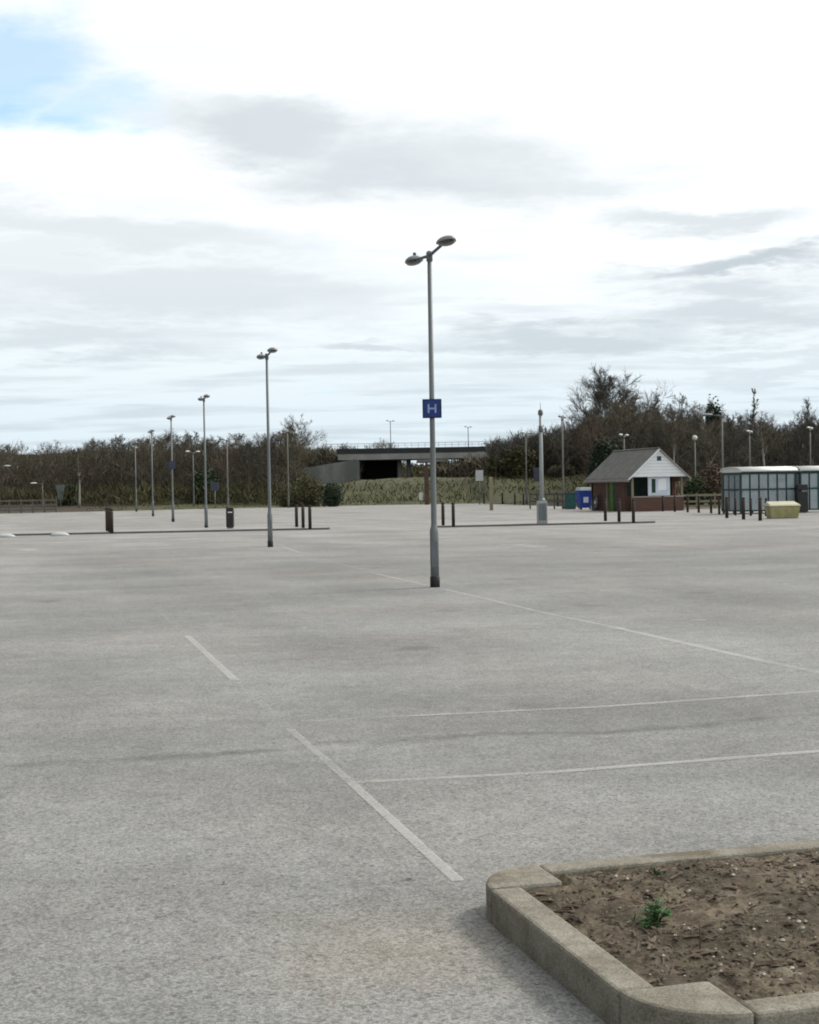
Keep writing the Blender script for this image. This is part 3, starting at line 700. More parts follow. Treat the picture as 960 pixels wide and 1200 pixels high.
# ------------------------------------------------------------------ bins, boxes, signs
def litter_bin(p, w_, H, lab, group=None):
    root = empty('litter_bin', p); tag(root, lab, 'litter bin', group)
    MB().box(-w_ / 2, w_ / 2, -w_ / 2, w_ / 2, .06, H * .74).build('bin_body', M['black'], root, bevel=.02)
    mb = MB()
    for x in (-1, 1):
        for y in (-1, 1): mb.box(x * w_ * .44 - .02, x * w_ * .44 + .02, y * w_ * .44 - .02, y * w_ * .44 + .02, H * .74, H * .80)
    mb.build('hood_posts', M['black'], root)
    MB().box(-w_ / 2, w_ / 2, -w_ / 2, w_ / 2, H * .80, H).build('hood', M['black'], root, bevel=.03)
    MB().box(-w_ * .4, w_ * .4, -w_ * .4, w_ * .4, 0, .06).build('plinth', M['galv_grey'], root)
litter_bin(ground(270, 619.3, .075), .30, .86, 'square black litter bin on the long island next to the twin lamp')
litter_bin(ground(940, 601), .5, 1.42, 'tall black bin between the two glazed shelters')
# grit bin
p = ground(917, 607.3); root = empty('grit_bin', p, AX * .3); tag(root, 'squat faded yellow grit bin beside the glazed shelter', 'grit bin')
mb = MB(); vs = [(-.60, -.32, 0), (.60, -.32, 0), (.60, .32, 0), (-.60, .32, 0), (-.68, -.38, .52), (.68, -.38, .52), (.68, .38, .52), (-.68, .38, .52)]
mb.add(vs, [(3, 2, 1, 0), (4, 5, 6, 7), (0, 1, 5, 4), (1, 2, 6, 5), (2, 3, 7, 6), (3, 0, 4, 7)]); mb.build('bin_body', M['grit'], root, bevel=.03)
mb = MB(); vs = [(-.71, -.42, .525), (.71, -.42, .525), (.71, .42, .525), (-.71, .42, .525), (-.66, -.36, .60), (.66, -.36, .60), (.62, .30, .74), (-.62, .30, .74)]
mb.add(vs, [(3, 2, 1, 0), (4, 5, 6, 7), (0, 1, 5, 4), (1, 2, 6, 5), (2, 3, 7, 6), (3, 0, 4, 7)]); mb.build('lid', M['grit_lid'], root, bevel=.03)
def post_sign(px, Yd, zb, y0, y1, wpx, m, lab, trap=0.0, post='pole_far', thick=.04):
    c = at(px, Yd); root = empty('sign_board', (c.x, c.y, zb)); tag(root, lab, 'sign')
    za, zc = zat(px, y1, Yd) - zb, zat(px, y0, Yd) - zb; hw = wpx / 2 / FOC * Yd
    MB().lathe([(.045, 0), (.045, za)], 10).build('post', M[post], root)
    mb = MB(); k = hw * (1 - trap)
    mb.add([(-k, -.06, za), (k, -.06, za), (k, -.06 + thick, za), (-k, -.06 + thick, za), (-hw, -.06, zc), (hw, -.06, zc), (hw, -.06 + thick, zc), (-hw, -.06 + thick, zc)],
           [(3, 2, 1, 0), (4, 5, 6, 7), (0, 1, 5, 4), (1, 2, 6, 5), (2, 3, 7, 6), (3, 0, 4, 7)]); mb.build('panel', M[m], root, bevel=.01)
post_sign(562, 128, 0, 551, 563.5, 9, 'sign_pale', 'white notice on a thin post before the grass bank')
post_sign(71, 140, 0, 568, 586, 11, 'sign_greenish', 'pale grey-green tapered sign standing against the dark wood', .5)
post_sign(252, 125, .1, 565, 575, 10, 'sign_blue', 'dull blue board near the twin lamp and black bin')
post_sign(629, 120, .2, 548, 564, 7, 'sign_blue', 'faded blue board just behind the camera mast')
post_sign(493, 132, .1, 577, 586, 4, 'sign_pale', 'tiny pale notice beside the rusty brown post')
c = ground(576, 598); root = empty('marker_post', c); tag(root, 'pale square timber post standing past the white notice', 'post')
Hp = zat(576, 559, c.y); MB().box(-.11, .11, -.11, .11, 0, Hp - .06).build('post', M['palewood'], root); mb = MB(); mb.add([(-.11, -.11, Hp - .06), (.11, -.11, Hp - .06), (.11, .11, Hp - .06), (-.11, .11, Hp - .06), (0, 0, Hp)], [(0, 1, 4), (1, 2, 4), (2, 3, 4), (3, 0, 4)]); mb.build('cap', M['palewood'], root)
c = at(500, 133); root = empty('marker_post', (c.x, c.y, .0)); tag(root, 'rusty brown post half hidden behind the H sign lamp', 'post')
MB().box(-.2, .2, -.15, .15, 0, zat(500, 546, 133)).build('post', M['redpost'], root); MB().box(-.23, .23, -.18, .18, zat(500, 546, 133), zat(500, 546, 133) + .06).build('cap', M['redpost'], root)

# ------------------------------------------------------------------ rail fences
def rail_fence(pa, pb, H, n, lab, name='rail_fence', m='railwood', rails=(.92, .5), z0=0.0):
    a = Vector(pa); b = Vector(pb); root = empty(name, a); tag(root, lab, 'fence'); d = b - a
    for k in range(n + 1):
        q = d * k / n; MB().box(q.x - .05, q.x + .05, q.y - .05, q.y + .05, 0, H).build('post', M[m], root)
    for r in rails: MB().bar(Vector((0, -.07, H * r)), d + Vector((0, -.07, H * r)), .04, .13).build('rail', M[m], root)
rail_fence(ground(-60, 603.5), ground(66, 600.5), 1.15, 9, 'low grey timber rail fence in front of the dark wood', rails=(.9, .55, .22))
rail_fence(at(621, 101), at(679, 97), 1.05, 6, 'grey rail fence running behind the camera mast to the kiosk')
a = ground(800, 597) + Vector((.3, 3.0, 0)); rail_fence(a, a + Vector((4.6, 0.6, 0)), .95, 4, 'pale rail fence behind the bollards past the kiosk', m='palewood', rails=(.85, .45, .15))

# ------------------------------------------------------------------ brick kiosk
KY = 86.0
kc = at(771, KY)                               # middle of the porch front
kiosk = empty('brick_kiosk', (kc.x, kc.y, 0), AX); tag(kiosk, 'small red brick kiosk with grey pitched roof and white boarded gable', 'kiosk')
hw, Lk, ev, rg = 1.62, 6.3, 2.06, 3.50        # half width, length, eaves and ridge heights; local -y is the front
PB = 1.15                                      # porch depth
def kb(name, m, *bx, bevel=0.0, parent=None):
    mb = MB()
    for b_ in bx: mb.box(*b_)
    return mb.build(name, M[m], parent or kiosk, bevel)
kb('wall', 'brick', (-hw, -hw + .22, PB, 2.35, 0, ev), (-hw, -hw + .22, 3.35, Lk, 0, ev), (-hw, -hw + .22, 2.35, 3.35, 1.98, ev))
kb('wall', 'brick', (hw - .22, hw, PB, Lk, 0, ev)); kb('wall', 'brick', (-hw + .22, hw - .22, Lk - .22, Lk, 0, ev))
kb('wall', 'brick', (-hw + .22, hw - .22, PB, PB + .2, 0, .86))
win = kb('window', 'glassdark', (-hw + .24, hw - .24, PB + .08, PB + .12, .88, ev)); kb('window_frame', 'green_dk', (-hw + .22, hw - .22, PB + .02, PB + .08, .862, .93), (-.04, .04, PB + .02, PB + .07, .93, ev - .03), (-.8, -.74, PB + .02, PB + .07, .93, ev - .03), parent=win)
dr = kb('door', 'green', (-hw - .02, -hw + .10, 2.75, 3.33, .03, 1.96)); kb('handle', 'steel', (-hw - .06, -hw - .02, 2.84, 2.88, .95, 1.08), parent=dr)
kb('door', 'green_dk', (-hw + .0, -hw + .10, 2.36, 2.74, .03, 1.96))
kb('porch_wall', 'brick', (-hw + .1, hw - .02, .02, .22, 0, .80))
kb('porch_coping', 'fascia', (-hw + .07, hw + .01, -.01, .25, .80, .86))
for x in (-hw + .04, hw - .16): kb('porch_post', 'palewood', (x, x + .12, .06, .18, .0 if x < 0 else .86, ev - .02))
kb('wall_post', 'palewood', (-hw - .12, -hw - .02, 3.42, 3.54, 0, ev - .06))
np_ = kb('notice_board', 'poster', (-.55, .68, -.035, -.012, .93, 1.93)); kb('board_frame', 'white', (-.6, .73, -.01, .05, .885, 1.98), parent=np_)
kb('notice', 'green_dk', (-.40, -.16, -.0395, -.0355, 1.05, 1.85), parent=np_); kb('notice', 'white', (.0, .5, -.0395, -.0355, 1.2, 1.84), parent=np_)
# roof
oh = .28; sl_ = (rg - ev) / (hw); ez = ev - oh * sl_; tk = .09
for s in (-1, 1):
    mb = MB(); q = [(s * (hw + oh), -.25, ez), (s * (hw + oh), Lk + .25, ez), (0, Lk + .25, rg), (0, -.25, rg)]
    if s > 0: q = q[::-1]
    mb.add(q + [(x, y, z + tk) for x, y, z in q], [(0, 1, 2, 3), (7, 6, 5, 4), (0, 4, 5, 1), (1, 5, 6, 2), (2, 6, 7, 3), (3, 7, 4, 0)]); mb.build('roof', M['slate'], kiosk)
    kb('fascia', 'fascia', (s * (hw + oh) - .015, s * (hw + oh) + .03, -.27, Lk + .27, ez - .12, ez + .06))
    mb = MB(); mb.bar((s * (hw + oh + .02), -.275, ez + .01), (s * .01, -.275, rg + .03), .05, .20, (0, 1, 0)); mb.build('bargeboard', M['white'] if s < 0 else M['fascia'], kiosk)
g_ = kb('gutter', 'fascia', (-(hw + oh) - .11, -(hw + oh) - .03, -.26, Lk + .26, ez - .06, ez + .0))
kb('downpipe', 'glassdark', (-hw - .07, -hw - .005, Lk - .3, Lk - .23, 0, ev - .12))
mb = MB(); e2 = rg - (hw + .1) * sl_
mb.add([(-hw - .1, -.22, e2), (hw + .1, -.22, e2), (0, -.22, rg - .02), (-hw - .1, -.14, e2), (hw + .1, -.14, e2), (0, -.14, rg - .02)], [(0, 1, 2), (5, 4, 3), (0, 3, 4, 1), (1, 4, 5, 2), (2, 5, 3, 0)])
gb = mb.build('gable', M['white'], kiosk)
for k in range(1, 8):
    z = e2 + .02 + k * .18; x = (rg - z) / sl_ - .1
    if x > .1: kb('board_line', 'fascia', (-x, x, -.2235, -.2195, z, z + .012), parent=gb)
kb('gable_vent', 'glassdark', (-.13, .13, -.235, -.221, rg - .62, rg - .36), parent=gb)
kb('soffit', 'white', (-hw + .2, hw - .2, -.13, PB + .02, ev - .02, ev + .04))
mb = MB(); mb.tube([(0, -.27, rg + tk), (0, Lk + .27, rg + tk)], [.06, .06], 8); mb.build('ridge', M['slate'], kiosk)
KM = Matrix.Translation(kc) @ Matrix.Rotation(AX, 4, 'Z')
# blue bin and things against the kiosk side wall
q = at(684.0, 94.5); root = empty('waste_bin', q, AX); tag(root, 'blue wheeled bin with pale lid at the back corner of the brick kiosk', 'bin')
hbin = zat(684, 571, q.y); root.scale = (.82, .82, 1)
MB().add([(-.40, -.4, .12), (.40, -.4, .12), (.40, .4, .12), (-.40, .4, .12), (-.50, -.48, hbin * .85), (.50, -.48, hbin * .85), (.50, .48, hbin * .85), (-.50, .48, hbin * .85)], [(3, 2, 1, 0), (4, 5, 6, 7), (0, 1, 5, 4), (1, 2, 6, 5), (2, 3, 7, 6), (3, 0, 4, 7)]).build('bin_body', M['bin_blue'], root, bevel=.03)
MB().add([(-.53, -.51, hbin * .852), (.53, -.51, hbin * .852), (.53, .51, hbin * .852), (-.53, .51, hbin * .852), (-.42, -.40, hbin), (.42, -.40, hbin), (.42, .40, hbin), (-.42, .40, hbin)], [(3, 2, 1, 0), (4, 5, 6, 7), (0, 1, 5, 4), (1, 2, 6, 5), (2, 3, 7, 6), (3, 0, 4, 7)]).build('lid', M['bin_lid'], root, bevel=.03)
for x in (-.36, .36):
    MB().tube([(x - .04, -.38, .09), (x + .04, -.38, .09)], [.09, .09], 12).build('wheel', M['black'], root)
MB().box(-.2, .2, -.455, -.44, .45, .8).build('label_patch', M['poster'], root)
c = at(668, 97); root = empty('cabinet', c, AX); tag(root, 'low teal metal cabinet beside the blue bin', 'cabinet')
hc = zat(668, 575, c.y); root.scale = (.7, .8, .85); MB().box(-.45, .45, -.25, .25, .05, hc).build('cabinet_body', M['teal'], root, bevel=.02); MB().box(-.48, .48, -.28, .28, hc, hc + .05).build('lid', M['teal'], root); MB().box(-.42, .42, -.22, .22, 0, .05).build('plinth', M['galv_grey'], root)
# cycle hoop with a dark wheel leaning by the wall
c = KM @ Vector((-hw - .35, 4.9, 0)); root = empty('cart_wheel', c, AX); tag(root, 'dark spoked wheel propped against the side wall of the brick kiosk', 'wheel')
mb = MB(); n = 24; pts = [(0, .46 * math.cos(2 * math.pi * k / n), .5 + .46 * math.sin(2 * math.pi * k / n)) for k in range(n + 1)]; mb.tube(pts, [.055] * (n + 1), 8, False); mb.build('tyre', M['black'], root)
mb = MB()
for k in range(8):
    a_ = math.pi * k / 8; mb.bar((0, .42 * math.cos(a_), .5 + .42 * math.sin(a_)), (0, -.42 * math.cos(a_), .5 - .42 * math.sin(a_)), .025)
mb.build('spokes', M['steel'], root); MB().tube([(-.06, 0, .5), (.06, 0, .5)], [.1, .1], 12).build('hub', M['sign_pale'], root)
root.rotation_euler = (0, R(9), AX)

# ------------------------------------------------------------------ glazed shelters
def make_shelter(Ls=3.0, Ds=1.9):
    root = empty('glazed_shelter'); H = 2.07
    def fr(name, *bs, parent=root):
        mb = MB()
        for b_ in bs: mb.box(*b_)
        return mb.build(name, M['frame'], parent)
    for x in (0, Ls):
        for y in (0, Ds): fr('corner_post', (x - .045, x + .045, y - .045, y + .045, 0, H))
    n = 6
    for y in (0, Ds):
        fr('top_rail', (.045, Ls - .045, y - .035, y + .035, H - .11, H)); fr('middle_rail', (.045, Ls - .045, y - .03, y + .03, 1.17, 1.25)); fr('bottom_rail', (.045, Ls - .045, y - .03, y + .03, .12, .19))
        for k in range(1, n): fr('mullion', (Ls * k / n - .035, Ls * k / n + .035, y - .028, y + .028, .19, 1.17), (Ls * k / n - .035, Ls * k / n + .035, y - .028, y + .028, 1.25, H - .11))
        for k in range(n):
            xa, xb = Ls * k / n + .04, Ls * (k + 1) / n - .04
            MB().box(xa, xb, y - .004, y + .004, .19, 1.17).box(xa, xb, y - .004, y + .004, 1.25, H - .11).build('glass_panel', M['glazing'], root)
    fr('top_rail', (-.035, .035, .045, Ds - .045, H - .11, H)); fr('middle_rail', (-.03, .03, .045, Ds - .045, 1.17, 1.25)); fr('bottom_rail', (-.03, .03, .045, Ds - .045, .12, .19))
    for k in (1, 2): fr('mullion', (-.026, .026, Ds * k / 3 - .035, Ds * k / 3 + .035, .19, 1.17), (-.026, .026, Ds * k / 3 - .035, Ds * k / 3 + .035, 1.25, H - .11))
    for k in range(3):
        ya, yb = Ds * k / 3 + .04, Ds * (k + 1) / 3 - .04
        MB().box(-.004, .004, ya, yb, .19, 1.17).box(-.004, .004, ya, yb, 1.25, H - .11).build('glass_panel', M['glazing'], root)
    # barrel roof of milky sheet
    mb = MB(); N = 14; vs = []; fs = []
    for x in (-.10, Ls + .06):
        for k in range(N + 1):
            t = math.pi * (.5 - (k / N - .5) * .96); vs.append((x, Ds / 2 + (Ds / 2 + .18) * math.cos(t), H - .02 + .27 * math.sin(t) ** .6))
    for k in range(N): fs.append((k, k + 1, N + 2 + k, N + 1 + k))
    mb.add(vs, fs, True); o = mb.build('roof', M['polyroof'], root); so_ = o.modifiers.new('thick', 'SOLIDIFY'); so_.thickness = .03
    ev_ = [(Ds / 2 + (Ds / 2 + .10) * math.cos(t), H + .0 + .235 * max(0, math.sin(t)) ** .6) for t in [math.pi * i / 12 for i in range(13)]]
    mb = MB(); mb.add([(-.02, y, z) for y, z in ev_] + [(.01, y, z) for y, z in ev_], [tuple(range(13))[::-1], tuple(range(13, 26))] + [(i, (i + 1) % 13, 13 + (i + 1) % 13, 13 + i) for i in range(13)]); mb.build('end_panel', M['polyroof'], root)
    for k in range(4):
        x = .02 + (Ls - .04) * k / 3; mb = MB(); mb.tube([(x, Ds / 2 + (Ds / 2 + .19) * math.cos(t), H - .015 + .285 * math.sin(t) ** .6) for t in [math.pi * (.5 - (i / 12 - .5) * .96) for i in range(13)]], [.018] * 13, 6); mb.build('roof_rib', M['sign_pale'], root)
    return root
sp = at(868, 74.6)
sh = make_shelter(); sh.location = (sp.x, sp.y, 0); sh.rotation_euler = (0, 0, AX); tag(sh, 'glazed cycle shelter with white curved roof and dark teal frame, wholly in view', 'shelter', 'glazed shelters')
s2 = copy_tree(sh); s2.location = Vector((sp.x, sp.y, 0)) + V * 3.28; s2['label'] = 'second glazed shelter cut off by the frame edge behind the black bin'
hoop = None
for k in range(6):
    if hoop is None:
        hoop = empty('cycle_stand'); mb = MB(); mb.tube([(0, -.4, 0), (0, -.4, .62), (0, -.34, .74), (0, -.22, .78), (0, .22, .78), (0, .34, .74), (0, .4, .62), (0, .4, 0)], [.03] * 8, 8); mb.build('hoop', M['steel'], hoop)
        mb = MB(); mb.box(-.07, .07, -.47, -.33, 0, .012); mb.build('foot_plate', M['steel'], hoop); mb = MB(); mb.box(-.07, .07, .33, .47, 0, .012); mb.build('foot_plate', M['steel'], hoop)
    o = hoop if k == 0 else copy_tree(hoop)
    o.location = Vector((sp.x, sp.y, 0)) + V * (.35 + .5 * k) + U * .95; o.rotation_euler = (0, 0, AX + .2)
    tag(o, 'steel cycle hoop in the row behind the shelter glass', 'cycle stand', 'cycle hoops inside the glazed shelter')

# ------------------------------------------------------------------ road bridge
BY = 200.0
br_ = empty('road_bridge', (0, BY, 0)); tag(br_, 'concrete road bridge with dark opening beyond the grass bank', 'bridge')
def bx_(name, m, px0, px1, py0, py1, y0, y1, ref=None):
    a = point(px0, py0, BY); b = point(px1, py1, BY); mid = (px0 + px1) / 2
    return MB().box(a.x, b.x, y0, y1, zat(mid, py1, BY), zat(mid, py0, BY)).build(name, M[m], br_)
bx_('deck', 'concrete_pale', 396, 620, 530.8, 537.5, -.3, 11)
bx_('parapet', 'parapet', 395, 640, 524.0, 530.0, -.1, .15); bx_('parapet', 'parapet', 395, 640, 524.0, 530.0, 10.6, 10.9)
mb = MB(); z0 = zat(500, 524, BY); z1 = zat(500, 519, BY); xa, xb = point(380, 520, BY).x, point(640, 520, BY).x
for k in range(34): x = xa + (xb - xa) * k / 33; mb.box(x - .025, x + .025, -.02, .06, z0 + .0, z1)
mb.box(xa, xb, -.05, .09, z1, z1 + .06); mb.box(xa, xb, -.03, .07, (z0 + z1) / 2, (z0 + z1) / 2 + .04); mb.build('railing', M['rail'], br_)
bx_('abutment', 'concrete', 413, 422.5, 537.6, 585, .2, 11)
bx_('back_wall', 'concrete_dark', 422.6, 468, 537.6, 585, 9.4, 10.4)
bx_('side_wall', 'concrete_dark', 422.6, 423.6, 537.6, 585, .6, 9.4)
for px in (468, 479): 
    p = point(px, 540, BY); zt = zat(px, 537.6, BY); MB().lathe([(.32, 0), (.30, zt)], 12, (p.x, 2.0, 0)).build('pier', M['concrete'], br_)
bx_('cross_head', 'concrete_pale', 489, 526, 537.6, 541, -.1, 10)
# wing wall of the abutment
wp = [(350, 550.5), (421, 537.5), (421, 577), (392, 577), (362, 561)]
w3 = [point(a_, b_, BY) for a_, b_ in wp]; n_ = len(w3)
mb = MB(); fr_ = [(p.x, -.2 - (w3[1].x - p.x) * .35, p.z) for p in w3]
mb.add(fr_[::-1] + [(x, y + .6, z) for x, y, z in fr_[::-1]], [tuple(range(n_))[::-1], tuple(range(n_, 2 * n_))] + [(i, (i + 1) % n_, n_ + (i + 1) % n_, n_ + i) for i in range(n_)]); mb.build('wing_wall', M['concrete'], br_)

# ------------------------------------------------------------------ trees
def bare_tree(seed, H, spread, trunk_frac=.3, nlimb=15, dense=1.0, upr=.5, tw=.022, r0=None):
    rr = random.Random(seed); T_ = MB(); C_ = MB(); r0 = r0 or H * .013
    top = Vector((rr.uniform(-.05, .05) * H, rr.uniform(-.05, .05) * H, H * .86)); pts = []
    for i in range(8):
        t = i / 7; pts.append(top * t + Vector((math.sin(t * 5 + seed) * .012 * H * t, math.cos(t * 4 + seed) * .012 * H * t, 0)))
    T_.tube(pts, [r0 * (1 - .88 * (i / 7)) for i in range(8)], 7)
    def pos(t):
        i = min(6, int(t * 7)); return pts[i].lerp(pts[i + 1], t * 7 - i)
    def sliver(p, d, l, wd):
        s = d.cross(Vector((rr.uniform(-1, 1), rr.uniform(-1, 1), rr.uniform(-1, 1)))).normalized() * wd * .5
        b = p + d * l * .55 + Vector((rr.uniform(-1, 1), rr.uniform(-1, 1), rr.uniform(-.5, 1))) * l * .09
        C_.add([p - s, p + s, b + s * .75, b - s * .75, p + d * l], [(0, 1, 2, 3), (3, 2, 4)])
    def rdir(d, ang):
        a = d.cross(Vector((rr.gauss(0, 1), rr.gauss(0, 1), rr.gauss(0, 1)))).normalized(); return (d * math.cos(ang) + a * math.sin(ang)).normalized()
    for k in range(nlimb):
        t = trunk_frac + (1 - trunk_frac) * (k + rr.random()) / nlimb * .98; p = pos(min(.999, t)); az = k * 2.4 + rr.uniform(-.6, .6)
        el = upr + rr.uniform(-.2, .35) + .5 * t; d = Vector((math.cos(az) * math.cos(el), math.sin(az) * math.cos(el), math.sin(el)))
        l = spread * H * .5 * (1.05 - .65 * abs(t - .45) / .55) * rr.uniform(.75, 1.2)
        q = p + d * l * .5 + Vector((0, 0, .03 * l)); e = p + d * l + Vector((0, 0, .16 * l)); rl = r0 * (1 - .85 * t) * .55
        T_.tube([p, q, e], [rl, rl * .6, rl * .2], 5, False)
        for j in range(int(7 * dense)):
            u = .25 + .75 * (j + rr.random()) / (7 * dense); b = p.lerp(q, u * 2) if u < .5 else q.lerp(e, u * 2 - 1); d2 = rdir(d, rr.uniform(.4, 1.0)); d2.z = d2.z * .8 + .22; d2.normalize(); l2 = l * rr.uniform(.25, .48)
            e2 = b + d2 * l2; sliver(b, d2, l2, tw * 2.0)
            for i in range(int(6 * dense)):
                b3 = b.lerp(e2, .2 + .8 * rr.random()); d3 = rdir(d2, rr.uniform(.3, .95)); d3.z += .15; d3.normalize(); l3 = l2 * rr.uniform(.35, .7); sliver(b3, d3, l3, tw * 1.2); e3 = b3 + d3 * l3
                for h in range(int(5 * dense)):
                    b4 = b3.lerp(e3, .15 + .85 * rr.random()); sliver(b4, rdir(d3, rr.uniform(.3, 1.0)), l3 * rr.uniform(.35, .75), tw * .8)
    return T_, C_
def tree_proto(name, seed, H, spread, tm, cm, **kw):
    t_, c_ = bare_tree(seed, H, spread, **kw); root = empty(name); t_.build('trunk', M[tm], root); c_.build('crown', M[cm], root); root['H'] = H; return root
protos = [tree_proto('bare_tree', 11 + k, 10, sp_, 'trunk', cm, trunk_frac=tf, dense=dn, upr=up_, tw=.021)
          for k, (sp_, cm, tf, dn, up_) in enumerate(((.62, 'twig', .22, 1.3, .45), (.55, 'twig_grey', .3, 1.3, .6), (.7, 'twig', .2, 1.3, .35), (.5, 'twig_green', .18, 1.35, .6), (.6, 'twig_red', .2, 1.3, .5), (.46, 'twig_grey', .3, 1.2, .8)))]
used = set()
def put_tree(pi, px, Yd, zt, lab, group, rr, zb=0.0, sx=1.0):
    pr = protos[pi]; o = pr if pi not in used else copy_tree(pr); used.add(pi)
    c = at(px, Yd); s = max(.2, (zt - zb) / 9.9); o.location = (c.x, c.y, zb); o.scale = (s * sx, s * sx, s); o.rotation_euler = (0, 0, rr.uniform(0, 6.28)); tag(o, lab, 'tree', group)
    return o
sky_l = [(-60, 522), (0, 519), (30, 521), (60, 516), (95, 517), (130, 509), (165, 513), (185, 506), (215, 508), (232, 505), (262, 509), (290, 506), (315, 504), (330, 499), (352, 502), (372, 511), (395, 519), (430, 528)]
sky_r = [(560, 520), (580, 510), (600, 503), (622, 496), (640, 492), (660, 490), (676, 486), (690, 470), (704, 458), (722, 452), (742, 456), (756, 470), (775, 466), (795, 474), (805, 466), (820, 470), (836, 466), (850, 470), (865, 480), (885, 480), (905, 478), (920, 486), (940, 484), (955, 480), (1020, 480)]
def prof(P_, x):
    if x <= P_[0][0]: return P_[0][1]
    for a_, b_ in zip(P_, P_[1:]):
        if a_[0] <= x <= b_[0]: return a_[1] + (b_[1] - a_[1]) * (x - a_[0]) / (b_[0] - a_[0])
    return P_[-1][1]
rr = random.Random(77)
for row, Yd in enumerate((146, 151, 157, 164, 172)):
    px = -70 + rr.uniform(0, 20)
    while px < 350:
        y = Yd + rr.uniform(-2, 2); zb = max(0, bank(at(px, y).x, y)) if y < 172 else .6
        zt = zat(px, prof(sky_l, px), y); zt = zb + (zt - zb) * rr.uniform(.78, 1.03)
        put_tree(rr.choice((0, 0, 1, 2, 3, 4, 5)), px, y, zt, 'bare brown tree in the low wood across the far end of the car park', 'trees of the wood beyond the car park', rr, zb, rr.uniform(1.0, 1.35))
        px += rr.uniform(17, 30)
for row, Yd in enumerate((122, 129, 137, 151, 160)):
    px = (694 if row < 3 else 572) + rr.uniform(0, 16)
    while px < 1030:
        y = Yd + rr.uniform(-2.5, 2.5); zb = max(0, bank(at(px, y).x, y))
        zt = zat(px, prof(sky_r, px), y); zt = zb + (zt - zb) * rr.uniform(.72, 1.0)
        put_tree(rr.choice((0, 1, 1, 2, 3, 4, 5)), px, y, zt, 'bare dark tree in the taller wood behind kiosk and shelters', 'trees of the wood behind the kiosk', rr, zb, rr.uniform(.9, 1.25))
        px += rr.uniform(18, 32)
for k, px in enumerate((404, 432, 450, 456, 474, 575)):
    put_tree((1, 5, 2, 0, 5, 1)[k], px, 250 + 6 * k, zat(px, (518, 519, 513, 512, 519, 508)[k], 250), 'hazy bare tree showing over the bridge railing', 'trees beyond the road bridge', rr, 0, 1.1)
# trees one can tell apart
def special(name, px, Yd, ty, lab, seed, spread, tm, cm, zb=None, **kw):
    c = at(px, Yd); zb = max(0, bank(c.x, c.y)) if zb is None else zb; H = zat(px, ty, Yd) - zb
    root = tree_proto(name, seed, H, spread, tm, cm, **kw); root.location = (c.x, c.y, zb); tag(root, lab, 'tree'); return root
special('bare_tree', 722, 133, 444, 'biggest bare tree with a broad dark rounded crown above the kiosk', 201, .80, 'trunk', 'twig_grey', trunk_frac=.3, nlimb=26, dense=1.5, upr=.45, tw=.026)
special('bare_tree', 768, 136, 452, 'slim bare tree standing beside the big rounded crown', 202, .40, 'trunk', 'twig_grey', trunk_frac=.35, dense=1.1, upr=.9, tw=.024)
special('bare_tree', 805, 140, 458, 'bare tree with open branching top behind the globe lamp', 203, .5, 'trunk', 'twig_grey', trunk_frac=.4, dense=1.0, upr=.8, tw=.023)
special('birch_tree', 884, 131, 440, 'very tall thin pale birch poking highest over the shelter', 204, .22, 'trunk_pale', 'twig_grey', trunk_frac=.3, nlimb=18, dense=1.0, upr=1.0, tw=.03, r0=.13)
special('bare_tree', 948, 138, 462, 'wispy bare tree over the second shelter', 205, .45, 'trunk', 'twig_grey', trunk_frac=.5, dense=.9, upr=.8, tw=.022)
special('bare_tree', 352, 148, 493, 'tallest bare tree of the low wood, with gaps in its rounded crown', 206, .75, 'trunk', 'twig', trunk_frac=.4, nlimb=18, dense=1.05, upr=.5, tw=.024)
special('birch_tree', 93, 137.5, 527, 'pale leaning birch trunk at the front of the low wood', 207, .3, 'trunk_pale', 'twig', trunk_frac=.45, dense=.8, upr=.8, tw=.03, r0=.12)
special('birch_tree', 897, 110.5, 478, 'pale straight birch stem behind the shelter roof', 208, .25, 'trunk_pale', 'twig', trunk_frac=.55, dense=.8, upr=.9, tw=.03, r0=.12)
special('birch_tree', 790, 110.5, 492, 'pale bent birch stem just past the kiosk gable', 209, .3, 'trunk_pale', 'twig', trunk_frac=.6, dense=.7, upr=.9, tw=.03, r0=.11)
# leafy bushes and evergreens
def leafy(mb, c, rad, n, rr_, lf=.12, zs=1.0):
    for k in range(n):
        while True:
            v = Vector((rr_.uniform(-1, 1), rr_.uniform(-1, 1), rr_.uniform(-1, 1)))
            if .05 < v.length < 1: break
        v = v * (.55 + .45 * rr_.random()) / max(v.length, .4) if rr_.random() < .6 else v
        q = 1 + .35 * mnoise.noise(v * 2.2 + Vector(c)); p = Vector(c) + Vector((v.x * rad, v.y * rad, v.z * rad * zs)) * q
        if p.z < 0.02: continue
        a_ = Vector((rr_.gauss(0, 1), rr_.gauss(0, 1), rr_.gauss(0, .7))).normalized() * lf * rr_.uniform(.5, 1.2); b_ = a_.cross(Vector((rr_.gauss(0, 1), rr_.gauss(0, 1), rr_.gauss(0, 1)))).normalized() * lf * .5
        mb.add([p - a_, p + b_, p + a_, p - b_], [(0, 1, 2, 3)])
